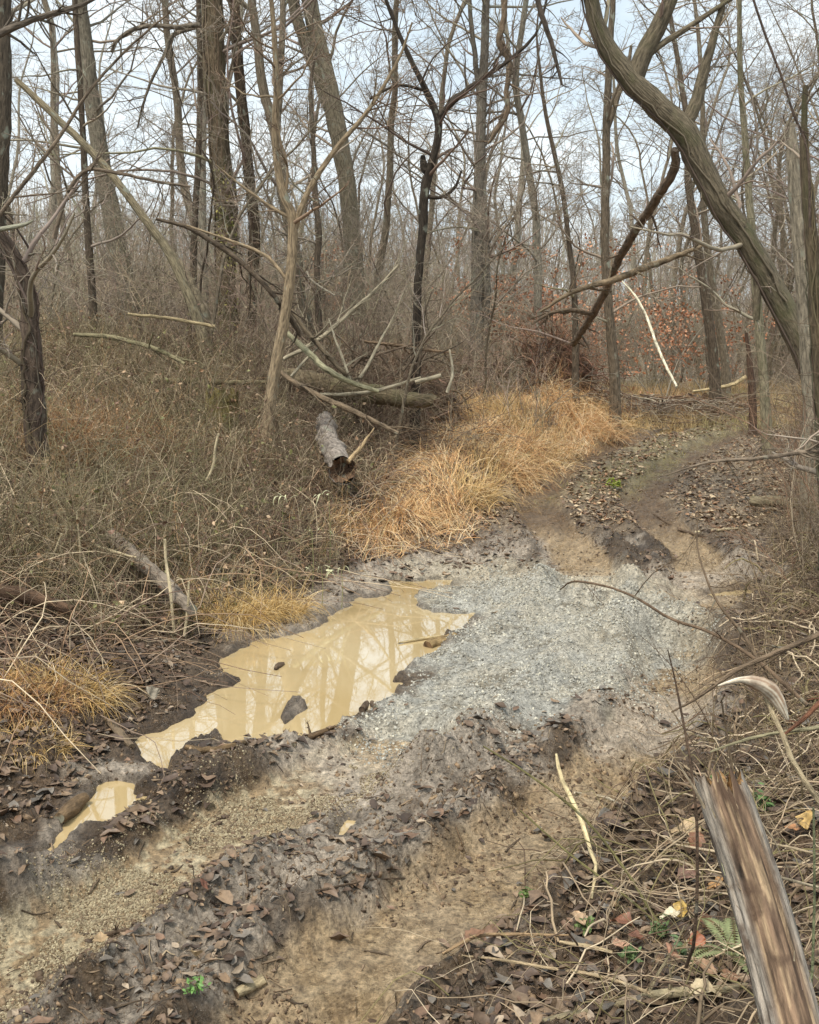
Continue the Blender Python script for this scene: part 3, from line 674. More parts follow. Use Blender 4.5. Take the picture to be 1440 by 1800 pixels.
PROT = []
for i, (h, r, kd) in enumerate([(15, .10, 0), (17, .13, 1), (13, .07, 2), (14, .085, 3), (9, .045, 0), (8, .035, 2), (18, .17, 0)]):
    PROT.append((proto(900 + i, h, r, kd)))
PD = [None] * len(PROT)
def place_proto(k, x, y, rz, s, name, label, group):
    base = (x, y, float(Hs(np.array(x), np.array(y))) - .1)
    if PD[k] is None:
        e = empty(name, base, label, 'tree', group)
        a = PROT[k][0].build('trunk', M_BARK, e); b = PROT[k][1].build('crown', M_TWIG, e); PD[k] = (e, a, b)
    else:
        e0, a0, b0 = PD[k]; e = e0.copy(); COL.objects.link(e); e.name = name
        for q in (a0, b0): c = q.copy(); COL.objects.link(c); c.parent = e
        e.location = base; e['label'] = label; e['group'] = group
    e.rotation_euler = (0, 0, rz); e.scale = (s, s, s)
    return e

rt = np.random.default_rng(7)
FAR_TREES = []
spots = []
tries = 0
while len(spots) < 80 and tries < 6000:
    tries += 1
    y = rt.uniform(24, 62) if len(spots) < 55 else rt.uniform(40, 85); x = rt.uniform(-.47, .47) * y + rt.uniform(-1, 1)
    dens = .75 if x < .12 * y else 1.0
    if rt.random() > dens: continue
    if y < 32 and .14 * y < x < .42 * y and y < 30: continue        # the road bend
    if any((x - a) ** 2 + (y - b) ** 2 < (1.4 + y * .02) ** 2 for a, b in spots): continue
    # a lighter gap of sky left of the vine-clad trunk
    if -.29 * y < x < -.2 * y and rt.random() < .8: continue
    spots.append((x, y))
for i, (x, y) in enumerate(spots):
    k = int(rt.choice(7, p=[.2, .14, .18, .17, .13, .12, .06]))
    place_proto(k, x, y, rt.uniform(0, 6.28), rt.uniform(.75, 1.15), 'woodland_tree', 'bare slender woodland tree standing among others deep in the wood behind the clearing', 'bare trees of the wood behind')
for i in range(60):
    y = rt.uniform(17, 44); x = rt.uniform(.22, .47) * y
    if y < 31 and x < .36 * y: continue
    place_proto(int(rt.choice([0, 2, 3, 4, 5])), x, y, rt.uniform(0, 6.28), rt.uniform(.7, 1.1), 'woodland_tree', 'bare slender woodland tree standing among others deep in the wood behind the clearing', 'bare trees of the wood behind')
# saplings between the brush and the wood
for i in range(20):
    y = rt.uniform(13, 24); x = rt.uniform(-.45, .42) * y
    if x > .0 * y and y < 17 and x < .40 * y: continue
    if y > 15 and .17 * y < x < .38 * y: continue
    place_proto(int(rt.choice([4, 5])), x, y, rt.uniform(0, 6.28), rt.uniform(.45, .8), 'sapling', 'thin bare sapling in the brush at the front of the wood', 'saplings at the front of the wood')
# ---------------------------------------------------------------- things nobody could count
def inpoly(x, y, pg): return dist_poly(x, y, pg, True)

def canes(rng, x, y, h, lean=.35, n=6, droop=.25, r=.0035, wob=.12):
    N = len(x); P = np.empty((N, n, 3)); z = Hs(x, y) - .03
    P[:, 0] = np.stack([x, y, z], 1); d = nrm(np.concatenate([rng.normal(0, lean, (N, 2)), np.ones((N, 1))], 1)); st = (h / (n - 1))[:, None]
    hd = rng.normal(size=(N, 2)); hd /= np.linalg.norm(hd, axis=1, keepdims=True)
    for j in range(1, n):
        d = nrm(d + rng.normal(size=(N, 3)) * wob + np.concatenate([hd * droop * .6, np.full((N, 1), -droop * j / n)], 1)); P[:, j] = P[:, j - 1] + d * st
    R = (r * rng.uniform(.6, 1.5, N))[:, None] * np.linspace(1, .4, n)[None]
    return P, R

PALE = np.array([lin(152, 126, 100), lin(130, 112, 96), lin(104, 82, 68), lin(184, 166, 138), lin(138, 128, 96), lin(160, 132, 98), lin(132, 96, 76)])

def undergrowth():
    rng = np.random.default_rng(21); g = Geo()
    N = 46000
    x = rng.uniform(-9, 6, N); y = rng.uniform(5.2, 21, N)
    ok = (np.abs(x) < .42 * y + 1.0); x, y = x[ok], y[ok]
    dl = inpoly(x + (fbm(x, y, 1.5, 2, 5) - .5) * .8, y, LEFT_EDGE); ds = inpoly(x, y, STRAW)
    lit = gxy([(-300,1560),(60,1470),(200,1340),(330,1200),(410,1140),(300,1110),(180,1130),(0,1110),(-300,1120)], .15)
    keep = (dl > .15) & (ds < -.02) & (inpoly(x, y, lit) < .1) & (rng.random(len(x)) < .35 + .65 * sst(.35, .6, fbm(x, y, .7, 3, 8)))
    x, y, dl = x[keep], y[keep], dl[keep]
    h = (.25 + .65 * sst(.1, 2.0, dl)) * rng.uniform(.45, 1.25, len(x)) * (.55 + .9 * fbm(x, y, .5, 2, 9)) * sst(26, 15, y).clip(.5, 1)
    P, R = canes(rng, x, y, h, .42, droop=.10, r=.0034, wob=.2)
    zone = fbm(x, y, .55, 3, 10)
    PALE_ = PALE * .84; pick = (rng.random(len(x)) * 3 + zone * 5).astype(int) % len(PALE)
    c = PALE_[pick] * rng.choice([.5, .85, 1.1, 1.7], (len(x), 1), p=[.3, .35, .25, .1])
    gz = sst(.5, .62, fbm(x, y, .45, 3, 14)) * (rng.random(len(x)) < .5)
    c = lerp(c, lin(138, 136, 98), gz * .25)
    tube_geo(g, P, R, 3, c)
    sub = rng.random(len(P)) < .7
    P2, R2 = spawn(rng, P[sub], R[sub], 6, .1, 1, .5, 58, n=4, rr=.85, wob=.28, rmin=.0019)
    tube_geo(g, P2, R2, 3, np.repeat(c[sub], 6, 0) * rng.uniform(.8, 1.25, (len(P2), 1)))
    tag(g.build('undergrowth', M_TWIG), kind='stuff')
    g = Geo(); k = rng.integers(0, len(P2), 9000); q = P2[k, rng.integers(1, 4, 9000)]; q = q[(q[:, 2] - Hs(q[:, 0], q[:, 1])) > .02]; N = len(q)
    tv = np.repeat(LEAF_V[None], N, 0).copy(); tv[..., 2] += tv[..., 1] ** 2 * rng.normal(.3, .6, (N, 1)) + tv[..., 0] ** 2 * rng.normal(.5, .8, (N, 1))
    scatter(g, tv, LEAF_Q, LEAF_T, q, rotmats(rng, N), rng.uniform(.012, .032, N), np.array([lin(150, 118, 88), lin(120, 92, 74), lin(176, 150, 120), lin(128, 126, 80)])[rng.integers(0, 4, N)] * rng.uniform(.7, 1.2, (N, 1)))
    tag(g.build('dead_leaves', M_LEAF), kind='stuff')

def lying_tangle():
    """vines and stems lying over each other on the left bank"""
    rng = np.random.default_rng(22); g = Geo(); N = 9000
    x = rng.uniform(-7, 4, N); y = rng.uniform(5.5, 17, N); dl = inpoly(x, y, LEFT_EDGE)
    k = (dl > .3) & (np.abs(x) < .42 * y + .6) & (inpoly(x, y, STRAW) < 0); x, y = x[k], y[k]; N = len(x); n = 8
    P = np.empty((N, n, 3)); a = rng.uniform(0, 2 * pi, N); L = rng.uniform(.5, 1.9, N)
    px_, py_ = x.copy(), y.copy(); hh = rng.uniform(.02, .5, N)
    for j in range(n):
        a = a + rng.normal(0, .28, N); px_ = px_ + np.cos(a) * L / n; py_ = py_ + np.sin(a) * L / n
        P[:, j, 0] = px_; P[:, j, 1] = py_; P[:, j, 2] = Hs(px_, py_) + hh * np.sin(pi * (j + .3) / n) + rng.normal(0, .012, N)
    R = (rng.uniform(.002, .0055, N))[:, None] * np.linspace(1, .5, n)[None]
    tube_geo(g, P, R, 3, PALE[rng.integers(0, 4, N)] * rng.uniform(.8, 1.4, (N, 1)))
    tag(g.build('bramble_tangle', M_TWIG), kind='stuff')

def blades(rng, g, x, y, L, w, col, lean=.6, droop=.5, n=4, dirb=None, z0=None):
    N = len(x); z = (Hs(x, y) if z0 is None else z0) - .01
    a = rng.uniform(0, 2 * pi, N) if dirb is None else dirb
    hd = np.stack([np.cos(a), np.sin(a), np.zeros(N)], 1)
    d = nrm(hd * (lean * rng.uniform(.3, 1.6, N))[:, None] + np.array([0, 0, 1.]))
    p = np.stack([x, y, z], 1); pts = [p]; st = (L / (n - 1))[:, None]
    for j in range(1, n):
        d = nrm(d + np.array([0, 0, -droop]) * rng.uniform(.5, 1.4, (N, 1)) + rng.normal(size=(N, 3)) * .15); p = p + d * st; pts.append(p)
    P = np.stack(pts, 1)
    side = nrm(np.cross(hd + rng.normal(size=(N, 3)) * .5, np.array([0, 0, 1.]) + rng.normal(size=(N, 3)) * .3))
    ww = (w[:, None] * np.linspace(1, .2, n)[None])[..., None]
    V = np.stack([P - side[:, None] * ww, P + side[:, None] * ww], 2).reshape(N, -1, 3)
    b = (np.arange(N) * n * 2)[:, None]; i = np.arange(n - 1)[None] * 2
    Q = np.stack([b + i, b + i + 1, b + i + 3, b + i + 2], -1).reshape(-1, 4)
    g.add(V.reshape(-1, 3), Q, None, np.repeat(col, n * 2, 0))

def straw_mound():
    rng = np.random.default_rng(23); g = Geo(); N = 170000
    lo, hi = STRAW.min(0) - .4, STRAW.max(0) + .4
    x = rng.uniform(lo[0], hi[0], N); y = rng.uniform(lo[1], hi[1], N)
    d = inpoly(x + (fbm(x, y, 1.6, 3, 71) - .5) * 1.0, y + (fbm(x, y, 1.6, 3, 72) - .5) * 1.2, STRAW)
    dens = sst(-.2, .35, d) * (.35 + .65 * sst(.36, .5, fbm(x, y, 1.8, 3, 73)))
    k = rng.random(N) < dens; x, y, d = x[k], y[k], d[k]; N = len(x)
    tu = fbm(x, y, 1.5, 3, 74)
    L = rng.uniform(.25, .6, N) * (.4 + 1.3 * sst(.3, .7, tu)); w = rng.uniform(.0022, .0046, N)
    a = rng.uniform(0, 2 * pi, N) * .45 + (fbm(x, y, .9, 2, 76) - .5) * 9
    base = np.array([lin(220, 182, 132), lin(204, 156, 106), lin(240, 216, 176), lin(152, 112, 78), lin(200, 180, 130)])
    c = base[rng.choice(5, N, p=[.34, .26, .17, .13, .10])] * rng.uniform(.75, 1.2, (N, 1))
    c = lerp(c, lin(176, 150, 92), sst(.5, .62, fbm(x, y, .8, 3, 75)) * .6)
    blades(rng, g, x, y, L, w, c, lean=.7, droop=.5, n=5, dirb=a)
    tag(g.build('dry_grass', M_GRASS), kind='stuff')

def tuft(cx, cy, rx, ry, label, N=900, h=.35, cols=(lin(198, 164, 104), lin(172, 138, 80), lin(214, 188, 138)), seed=0, drp=.42):
    rng = np.random.default_rng(500 + seed); g = Geo(); a = rng.uniform(0, 2 * pi, N); q = np.sqrt(rng.random(N))
    x = cx + np.cos(a) * q * rx; y = cy + np.sin(a) * q * ry
    c = np.array(cols)[rng.integers(0, len(cols), N)] * rng.uniform(.7, 1.2, (N, 1))
    z0 = Hs(x, y); blades(rng, g, x, y, rng.uniform(.6, 1.2, N) * h, rng.uniform(.0012, .0028, N), c, lean=.5, droop=drp, n=6, dirb=a + rng.normal(0, .7, N), z0=z0)
    b = (cx, cy, float(Hs(np.array(cx), np.array(cy))))
    o = g.build('grass_tuft', M_GRASS, None, b, loc=b); tag(o, label, 'grass tuft')

def scattered_grass():
    rng = np.random.default_rng(24); g = Geo()
    # dull green and tan grass through the brush, on the verge and below the wood
    N = 120000; y = 5.5 + 27 * rng.random(N) ** .8; x = rng.uniform(-.44, .44, N) * y
    dl = inpoly(x, y, LEFT_EDGE); dr = inpoly(x, y, RIGHT_EDGE); ds = inpoly(x, y, STRAW)
    pn = fbm(x, y, .8, 3, 81)
    lit = gxy([(-300,1560),(60,1470),(200,1340),(330,1200),(410,1140),(300,1110),(180,1130),(0,1110),(-300,1120)], .15)
    k = ((dl > .2) & (ds < -.1) & (inpoly(x, y, lit) < 0) | ((y > 21) & (dl < 0)) ) & (rng.random(N) < (sst(.4, .62, pn) + .08) * np.where((dl > 0) & (y < 15), .12, 1))
    x, y, pn = x[k], y[k], pn[k]; N = len(x)
    tone = fbm(x, y, .6, 3, 82)
    c = lerp(np.tile(lin(170, 148, 108), (N, 1)), lin(200, 164, 116), sst(.48, .62, tone)); c = lerp(c, lin(140, 136, 90), sst(.42, .34, tone) * .6) * rng.uniform(.7, 1.25, (N, 1))
    blades(rng, g, x, y, rng.uniform(.15, .45, N), rng.uniform(.0018, .003, N) * (1 + y * .04), c, lean=.45, droop=.25, n=4)
    tag(g.build('grass', M_GRASS), kind='stuff')
    # short grass between the far tracks
    g = Geo(); N = 26000; pl = gxy([(1010, 900), (1080, 850), (1170, 790), (1330, 735), (1500, 725)])
    y = rng.uniform(12, 27, N); x = rng.uniform(1, 11, N); d = dist_poly(x, y, pl) + (fbm(x, y, 3, 3, 84) - .5) * .9
    k = (d < .42) & (rng.random(N) < .8); x, y = x[k], y[k]; N = len(x)
    c = np.array([lin(126, 120, 62), lin(150, 140, 88), lin(112, 98, 62)])[rng.integers(0, 3, N)] * rng.uniform(.8, 1.2, (N, 1))
    blades(rng, g, x, y, rng.uniform(.03, .09, N), rng.uniform(.002, .005, N), c, lean=.8, droop=.3, n=3)
    tag(g.build('short_grass', M_GRASS), kind='stuff')

LEAF_V = np.array([[0, -1, 0], [.42, -.5, .10], [.55, .05, .16], [.36, .55, .10], [0, 1, -.05], [-.36, .55, .10], [-.55, .05, .16], [-.42, -.5, .10], [0, -.45, .0], [0, .05, .03], [0, .5, .0]], float)
LEAF_Q = [[0, 1, 8, 8], [1, 2, 9, 8], [2, 3, 10, 9], [0, 8, 7, 7], [8, 9, 6, 7], [9, 10, 5, 6]]
LEAF_Q = [[1, 2, 9, 8], [2, 3, 10, 9], [8, 9, 6, 7], [9, 10, 5, 6]]
LEAF_T = [[0, 1, 8], [3, 4, 10], [0, 8, 7], [10, 4, 5]]

def leaves(rng, g, x, y, S, cols, tilt=.45, lift=.012, curl=1.2):
    N = len(x); tv = np.repeat(LEAF_V[None], N, 0).copy()
    tv[..., 2] += tv[..., 1] ** 2 * rng.normal(.15, .35, (N, 1)) * curl + tv[..., 0] ** 2 * rng.normal(.5, .7, (N, 1)) * curl + rng.normal(0, .05, tv.shape[:2])
    tv[..., 0] *= rng.uniform(.6, 1.1, (N, 1)); tv[..., :2] += rng.normal(0, .06, (N, 11, 2))
    pos = np.stack([x, y, H(x, y) + lift + rng.random(N) * .012], 1)
    scatter(g, tv, LEAF_Q, LEAF_T, pos, rotmats(rng, N, tilt), S, cols)

def leaf_litter():
    rng = np.random.default_rng(31); g = Geo(); N = 60000
    y = 3.0 + 15 * rng.random(N) ** 1.15; x = rng.uniform(-.42, .42, N) * y
    dl = inpoly(x, y, LEFT_EDGE); dr = inpoly(x, y, RIGHT_EDGE); dg = inpoly(x, y, GRAVEL)
    rutd = np.minimum.reduce([dist_poly(x, y, p) / w for p, w, _ in RUTS])
    wd = np.maximum.reduce([inpoly(x, y, p) for _, p in WATER])
    pn = fbm(x, y, 1.4, 3, 91)
    pr = sst(.38, .6, pn) * .8 + .12; pr *= .52; pr = np.where(dl > .0, .8, pr); pr = np.where(dr > 0, .45, pr); pr *= sst(.75, 1.15, rutd) * .95 + .05; pr *= sst(.2, -.35, dg); pr = np.where(wd > -.08, 0, pr); pr *= np.where(dl > 2.5, .35, 1)
    k = rng.random(N) < pr; x, y = x[k], y[k]; N = len(x)
    base = np.array([lin(116, 96, 78), lin(138, 116, 93), lin(90, 74, 62), lin(164, 146, 124), lin(126, 100, 80), lin(118, 110, 100)])
    c = base[rng.choice(6, N, p=[.29, .17, .28, .06, .08, .12])] * rng.uniform(.5, 1.1, (N, 1))
    leaves(rng, g, x, y, rng.gamma(4, .0062, N).clip(.008, .055), c, tilt=.2, lift=.003, curl=.8)
    N = 16000; y = rng.uniform(11.5, 27, N); x = rng.uniform(.02, .44, N) * y; rd = np.minimum.reduce([dist_poly(x, y, p) / w for p, w, _ in RUTS]); ds = inpoly(x, y, STRAW)
    k = (rng.random(N) < sst(.8, 1.3, rd) * .75) & (ds < 0); x, y = x[k], y[k]; N = len(x)
    c = np.array([lin(150, 126, 98), lin(110, 90, 72), lin(184, 164, 134), lin(146, 112, 84)])[rng.integers(0, 4, N)] * rng.uniform(.7, 1.15, (N, 1)); leaves(rng, g, x, y, rng.uniform(.025, .05, N), c, tilt=.3, lift=.006, curl=1.)
    tag(g.build('leaf_litter', M_LEAF), kind='stuff')

ICO_V = np.array([[0, 0, 1], [.9, 0, .45], [.28, .85, .45], [-.72, .53, .45], [-.72, -.53, .45], [.28, -.85, .45], [.72, .53, -.45], [-.28, .85, -.45], [-.9, 0, -.45], [-.28, -.85, -.45], [.72, -.53, -.45], [0, 0, -1]])
ICO_T = [[0,1,2],[0,2,3],[0,3,4],[0,4,5],[0,5,1],[1,6,2],[2,7,3],[3,8,4],[4,9,5],[5,10,1],[6,7,2],[7,8,3],[8,9,4],[9,10,5],[10,6,1],[11,7,6],[11,8,7],[11,9,8],[11,10,9],[11,6,10]]
def lumps(rng, g, x, y, S, cols, flat=.6, sink=.3, jag=.22):
    N = len(x); tv = np.repeat(ICO_V[None], N, 0) * (1 + rng.normal(0, jag, (N, 12, 1))); tv[..., 2] *= flat
    pos = np.stack([x, y, H(x, y) + S * (.5 - sink)], 1); scatter(g, tv, None, ICO_T, pos, rotmats(rng, N), S, cols)

def gravel():
    rng = np.random.default_rng(33); g = Geo(); N = 110000; lo, hi = GRAVEL.min(0) - .8, GRAVEL.max(0) + .6
    x = rng.uniform(lo[0], hi[0], N); y = rng.uniform(lo[1], hi[1], N); dg = inpoly(x, y, GRAVEL) + (fbm(x, y, 4, 3, 95) - .5) * .5
    wd = np.maximum.reduce([inpoly(x, y, p) for _, p in WATER])
    k = (rng.random(N) < sst(-.35, .3, dg) * (.35 + .65 * sst(.35, .6, fbm(x, y, 2.2, 3, 96)))) & (wd < -.04); x, y = x[k], y[k]; N = len(x)
    base = np.array([lin(172, 169, 158), lin(148, 147, 139), lin(192, 187, 170), lin(116, 111, 100)])
    c = base[rng.choice(4, N, p=[.4, .3, .2, .1])] * rng.uniform(.75, 1.15, (N, 1))
    lumps(rng, g, x, y, rng.gamma(3.5, .0014, N).clip(.0025, .012), c)
    N = 34000; q, w, _ = RUTS[0]; t = rng.random(N) * (len(q) - 1); i = t.astype(int); f = (t - i)[:, None]; p = q[i] * (1 - f) + q[i + 1] * f + rng.normal(0, .16, (N, 2))
    k = fbm(p[:, 0], p[:, 1], 2.5, 3, 97) > .44; p = p[k]; N = len(p)
    c = np.array([lin(146, 132, 106), lin(116, 101, 80), lin(168, 156, 128)])[rng.integers(0, 3, N)] * rng.uniform(.75, 1.15, (N, 1))
    lumps(rng, g, p[:, 0], p[:, 1], rng.uniform(.002, .0062, N), c)
    tag(g.build('gravel', M_STONE, smooth=False), kind='stuff')

def clods():
    rng = np.random.default_rng(34); g = Geo(); X, Y = [], []
    for pts, w, hh in RIDGES:
        L = np.linalg.norm(np.diff(pts, axis=0), axis=1); N = int(L.sum() * 260); t = rng.random(N); cum = np.concatenate([[0], np.cumsum(L)]) / L.sum(); i = np.clip(np.searchsorted(cum, t) - 1, 0, len(L) - 1)
        f = ((t - cum[i]) / (cum[i + 1] - cum[i]))[:, None]; p = pts[i] * (1 - f) + pts[i + 1] * f + rng.normal(0, w * .9, (N, 2)); X.append(p[:, 0]); Y.append(p[:, 1])
    N = 70000; y = 3 + 13 * rng.random(N) ** 1.2; x = rng.uniform(-.42, .42, N) * y; X.append(x); Y.append(y); x, y = np.concatenate(X), np.concatenate(Y)
    wd = np.maximum.reduce([inpoly(x, y, p) for _, p in WATER]); dg = inpoly(x, y, GRAVEL); dl = inpoly(x, y, LEFT_EDGE)
    k = (wd < -.05) & (dg < .05) & (dl < 1.2) & ((fbm(x, y, 2, 3, 98) > rng.uniform(.40, .55, len(x)))); x, y = x[k], y[k]; N = len(x)
    c = np.array([lin(106, 88, 69), lin(84, 69, 55), lin(132, 110, 86), lin(150, 128, 100)])[rng.choice(4, N, p=[.35, .35, .2, .1])] * rng.uniform(.7, 1.2, (N, 1))
    lumps(rng, g, x, y, rng.gamma(1.6, .003, N).clip(.002, .022), c, .55, .5, .3)
    tag(g.build('mud_clods', M_MUD), kind='stuff')

def thicket():
    """dense bare brush that fills the floor of the wood"""
    rng = np.random.default_rng(41); g = Geo(); N = 6600
    y = rng.uniform(17, 60, N); x = rng.uniform(-.46, .46, N) * y
    k = ~((y < 29) & (x > .13 * y) & (x < .42 * y)); x, y = x[k], y[k]; N = len(x)
    h = rng.uniform(.7, 3.2, N) * np.where((x > .02 * y) & (y < 30), .55, 1)
    P, R = canes(rng, x, y, h, .3, n=6, droop=.08, r=.006, wob=.1)
    R *= (1 + (y - 17) / 50)[:, None]
    c = vary(rng, lin(150, 136, 116), N, .3, .05)
    tube_geo(g, P, R, 3, c)
    P2, R2 = spawn(rng, P, R, 7, .15, 1, .42, 45, n=4, rr=.6, wob=.2, rmin=.004); tube_geo(g, P2, R2, 3, np.repeat(c, 7, 0) * rng.uniform(.8, 1.2, (len(P2), 1)))
    P3, R3 = spawn(rng, P2, R2, 4, .15, 1, .5, 45, n=3, rr=.7, wob=.2, rmin=.004); tube_geo(g, P3, R3, 3, np.repeat(c, 28, 0) * rng.uniform(.8, 1.25, (len(P3), 1)))
    tag(g.build('woodland_thicket', M_TWIG), kind='stuff')

def distant_wood():
    rng = np.random.default_rng(42); g = Geo(); N = 1900
    y = rng.uniform(60, 170, N); x = rng.uniform(-.5, .5, N) * y
    h = rng.uniform(4, 8.5, N); P, R = canes(rng, x, y, h, .14, n=5, droop=.0, r=.045, wob=.08)
    c = vary(rng, lin(162, 152, 138), N, .15, .03); tube_geo(g, P, R, 4, c)
    P2, R2 = spawn(rng, P, R, 10, .15, 1, .28, 45, n=4, rr=.5, wob=.12, up=.12, rmin=.014); tube_geo(g, P2, R2, 3, np.repeat(c, 10, 0))
    P3, R3 = spawn(rng, P2, R2, 5, .1, 1, .5, 42, n=3, rr=.7, wob=.15, rmin=.009); tube_geo(g, P3, R3, 3, np.repeat(c, 50, 0))
    tag(g.build('distant_wood', M_TWIG), kind='stuff')

def leafy_shrub(px, py, Y, rx, rz, label, N=1500, cols=(lin(184, 128, 92), lin(166, 108, 76), lin(204, 152, 116)), seed=0):
    rng = np.random.default_rng(700 + seed); c = WP(px, py, Y); b = np.array([c[0], c[1], float(Hs(c[0], c[1]))]); e = empty('beech_shrub', b, label, 'shrub')
    x = c[0] + rng.normal(0, rx * .25, 9); y = c[1] + rng.normal(0, rx * .25, 9); h = (c[2] - b[2] + rz) * rng.uniform(.75, 1.1, 9)
    P, R = canes(rng, x, y, h, .3, n=8, droop=.06, r=.016, wob=.1); g = Geo(); tube_geo(g, P, R, 5, C_GREYB); 
    P2, R2 = spawn(rng, P, R, 9, .2, 1, .42, 62, n=5, rr=.6, wob=.15, rmin=.006); P3, R3 = spawn(rng, P2, R2, 5, .1, 1, .5, 50, n=4, rr=.7, wob=.2, rmin=.004)
    tube_geo(g, P2, R2, 3, C_GREYB * .8); tube_geo(g, P3, R3, 3, C_GREYB * .8); g.build('stem', M_TWIG, e, b)
    k = rng.integers(0, len(P3), N); t = rng.integers(1, 4, N); pos = P3[k, t] + rng.normal(0, .07, (N, 3)); gl = Geo()
    keep = fbm(pos[:, 0] * 1, pos[:, 2] * 1.3, 1.5, 2, seed + 60) > .42; pos = pos[keep]; N = len(pos)
    scatter(gl, LEAF_V, LEAF_Q, LEAF_T, pos, rotmats(rng, N), rng.uniform(.03, .055, N), np.array(cols)[rng.integers(0, len(cols), N)] * rng.uniform(.7, 1.2, (N, 1))); gl.build('foliage', M_LEAF, e, b)

undergrowth(); lying_tangle(); straw_mound(); scattered_grass(); leaf_litter(); gravel(); clods(); thicket(); distant_wood()
for i, a in enumerate([(845,480,26,1.6,1.0,'orange leafed shrub behind the straight grey trunk with a thin stem'), (940,540,28,1.6,.6,'low orange leafed shrub right of the straight grey trunk'), (560,490,30,1.8,.9,'faded orange leafed shrub behind the twin-stemmed grey tree'),
                       (1000,480,30,1.5,.8,'rusty leafed shrub behind the hanging broken limb'), (1175,570,29,1.9,.8,'pinkish orange leafed shrub beyond the far end of the road'), (1160,480,34,1.8,1.1,'pale rusty shrub high behind the white bowed stem')]):
    leafy_shrub(*a, seed=i)
# ---------------------------------------------------------------- logs, branches, sticks
def ghit(px, py):
    z = 0.3; p = None
    for _ in range(25):
        p = WG(px, py, z); z = z * .5 + .5 * float(H(p[..., 0], p[..., 1]))
    return p

def stick(name, label, cat, pts, Y=None, col=C_BARK, m=None, seed=0, rough=.12, sides=12, group=None, twigs=0, lift=.5, cap=True, capcol=None, tl=.35, tr=.0022, hollow=False, seg=.06):
    """pts (px,py,width px[,Y]); without Y the stick lies on the ground where it is seen"""
    rng = np.random.default_rng(4000 + seed); P, R = [], []
    for q in pts:
        if Y is None and len(q) < 4:
            p = ghit(q[0], q[1]).copy(); r = q[2] * .5 * p[1] / FPX; p[2] += r * lift
        else:
            yy = q[3] if len(q) > 3 else Y; p = WP(q[0], q[1], yy); r = q[2] * .5 * yy / FPX
        P.append(p); R.append(max(r, .0012))
    P, R = np.array(P), np.array(R); L = np.linalg.norm(np.diff(P, axis=0), axis=1).sum(); n = int(np.clip(L / seg, 8, 70))
    P, R = smooth_path(P, R, n); P[1:-1] += rng.normal(size=(n - 2, 3)) * R.mean() * .10
    b = P[0].copy(); g = Geo(); tube_geo(g, P, R, sides, col, rough=rough, rseed=seed, rfreq=2.2, vfreq=3, cap=cap and not hollow, capcol=capcol)
    if hollow:   # open butt: rim, dark rotten inside
        d = nrm(P[-2] - P[-1]); inner = np.stack([P[-1] + d * .002, P[-1] + d * .05, P[-1] + d * .10]); ri = np.array([R[-1], R[-1] * .72, R[-1] * .45])
        ri[0] *= .98; tube_geo(g, inner, ri, sides, lin(104, 82, 64), rough=.4); tube_geo(g, np.stack([inner[-1], inner[-1] + d * .01]), np.array([ri[-1], .002]), sides, lin(84, 66, 52))
    parts_ = bool(twigs)
    if parts_:
        c1 = spawn(rng, P[None], R[None], twigs, .15, 1, tl, 48, n=5, rr=.5, wob=.14, rmin=tr, rmax=.02); c2 = spawn(rng, *c1, 3, .2, 1, .5, 45, n=4, rr=.7, wob=.15, rmin=tr * .8); c3 = spawn(rng, *c2, 2, .2, 1, .55, 45, n=3, rr=.7, wob=.15, rmin=tr * .7)
        tube_geo(g, *c1, 4, col); tube_geo(g, *c2, 3, col); tube_geo(g, *c3, 3, col)
        o = g.build(name, m or M_BARK, None, b, loc=b); return tag(o, label, cat, group)
    if parts_:
        e = empty(name, b, label, cat, group); g.build('stem', m or M_BARK, e, b); gc = Geo()
        c1 = spawn(rng, P[None], R[None], twigs, .15, 1, tl, 48, n=5, rr=.5, wob=.14, rmin=tr, rmax=.02); c2 = spawn(rng, *c1, 3, .2, 1, .5, 45, n=4, rr=.7, wob=.15, rmin=tr * .8); c3 = spawn(rng, *c2, 2, .2, 1, .55, 45, n=3, rr=.7, wob=.15, rmin=tr * .7)
        for c_, s_ in ((c1, 4), (c2, 3), (c3, 3)): tube_geo(gc, *c_, s_, vary(rng, col, len(c_[0]), .12))
        gc.build('twig_spray', M_TWIG, e, b); return e
    o = g.build(name, m or M_BARK, None, b, loc=b); return tag(o, label, cat, group)

C_LICH = lin(158, 148, 126); C_WET = lin(96, 80, 64); C_ROT = lin(104, 74, 56)
FB = 'fallen branch'
stick('rotten_log', 'grey log with a hollow rotten butt facing the camera beside the straw mound', 'log', [(570, 736, 28, 13.6), (574, 764, 34, 12.9), (588, 796, 40, 12.0), (602, 828, 48, 11.3)], col=lin(140, 130, 120), hollow=True, sides=30, rough=.26, seed=1)
stick('wood_splinter', 'pale torn splinter sticking up from the hollow log butt', 'splinter', [(612, 812, 9, 11.3), (636, 784, 7, 11.4), (658, 752, 2, 11.5)], col=lin(164, 142, 108), m=M_WOOD, seed=2)
stick('mossy_log', 'mossy dark fallen trunk under the crossed branches', 'log', [(486, 655, 22, 15), (545, 668, 34, 14.8), (620, 686, 36, 14.6), (700, 700, 30, 14.4), (762, 706, 22, 14.3)], col=lin(112, 100, 78), m=M_MOSSY, sides=22, rough=.18, seed=3)
stick('fallen_branch', 'pale bare branch lying level across the mossy fallen trunk', FB, [(555, 694, 6.5, 13.8), (610, 693, 7.2, 13.8), (655, 688, 7.2, 13.8), (700, 676, 5.8, 13.9), (740, 664, 5.0, 14)], col=C_LICH, seed=4)
stick('fallen_branch', 'short pale broken stub at the right end of the fallen trunk', FB, [(730, 672, 7.9, 13.8), (776, 660, 8.6, 13.8)], col=C_LICH, seed=5)
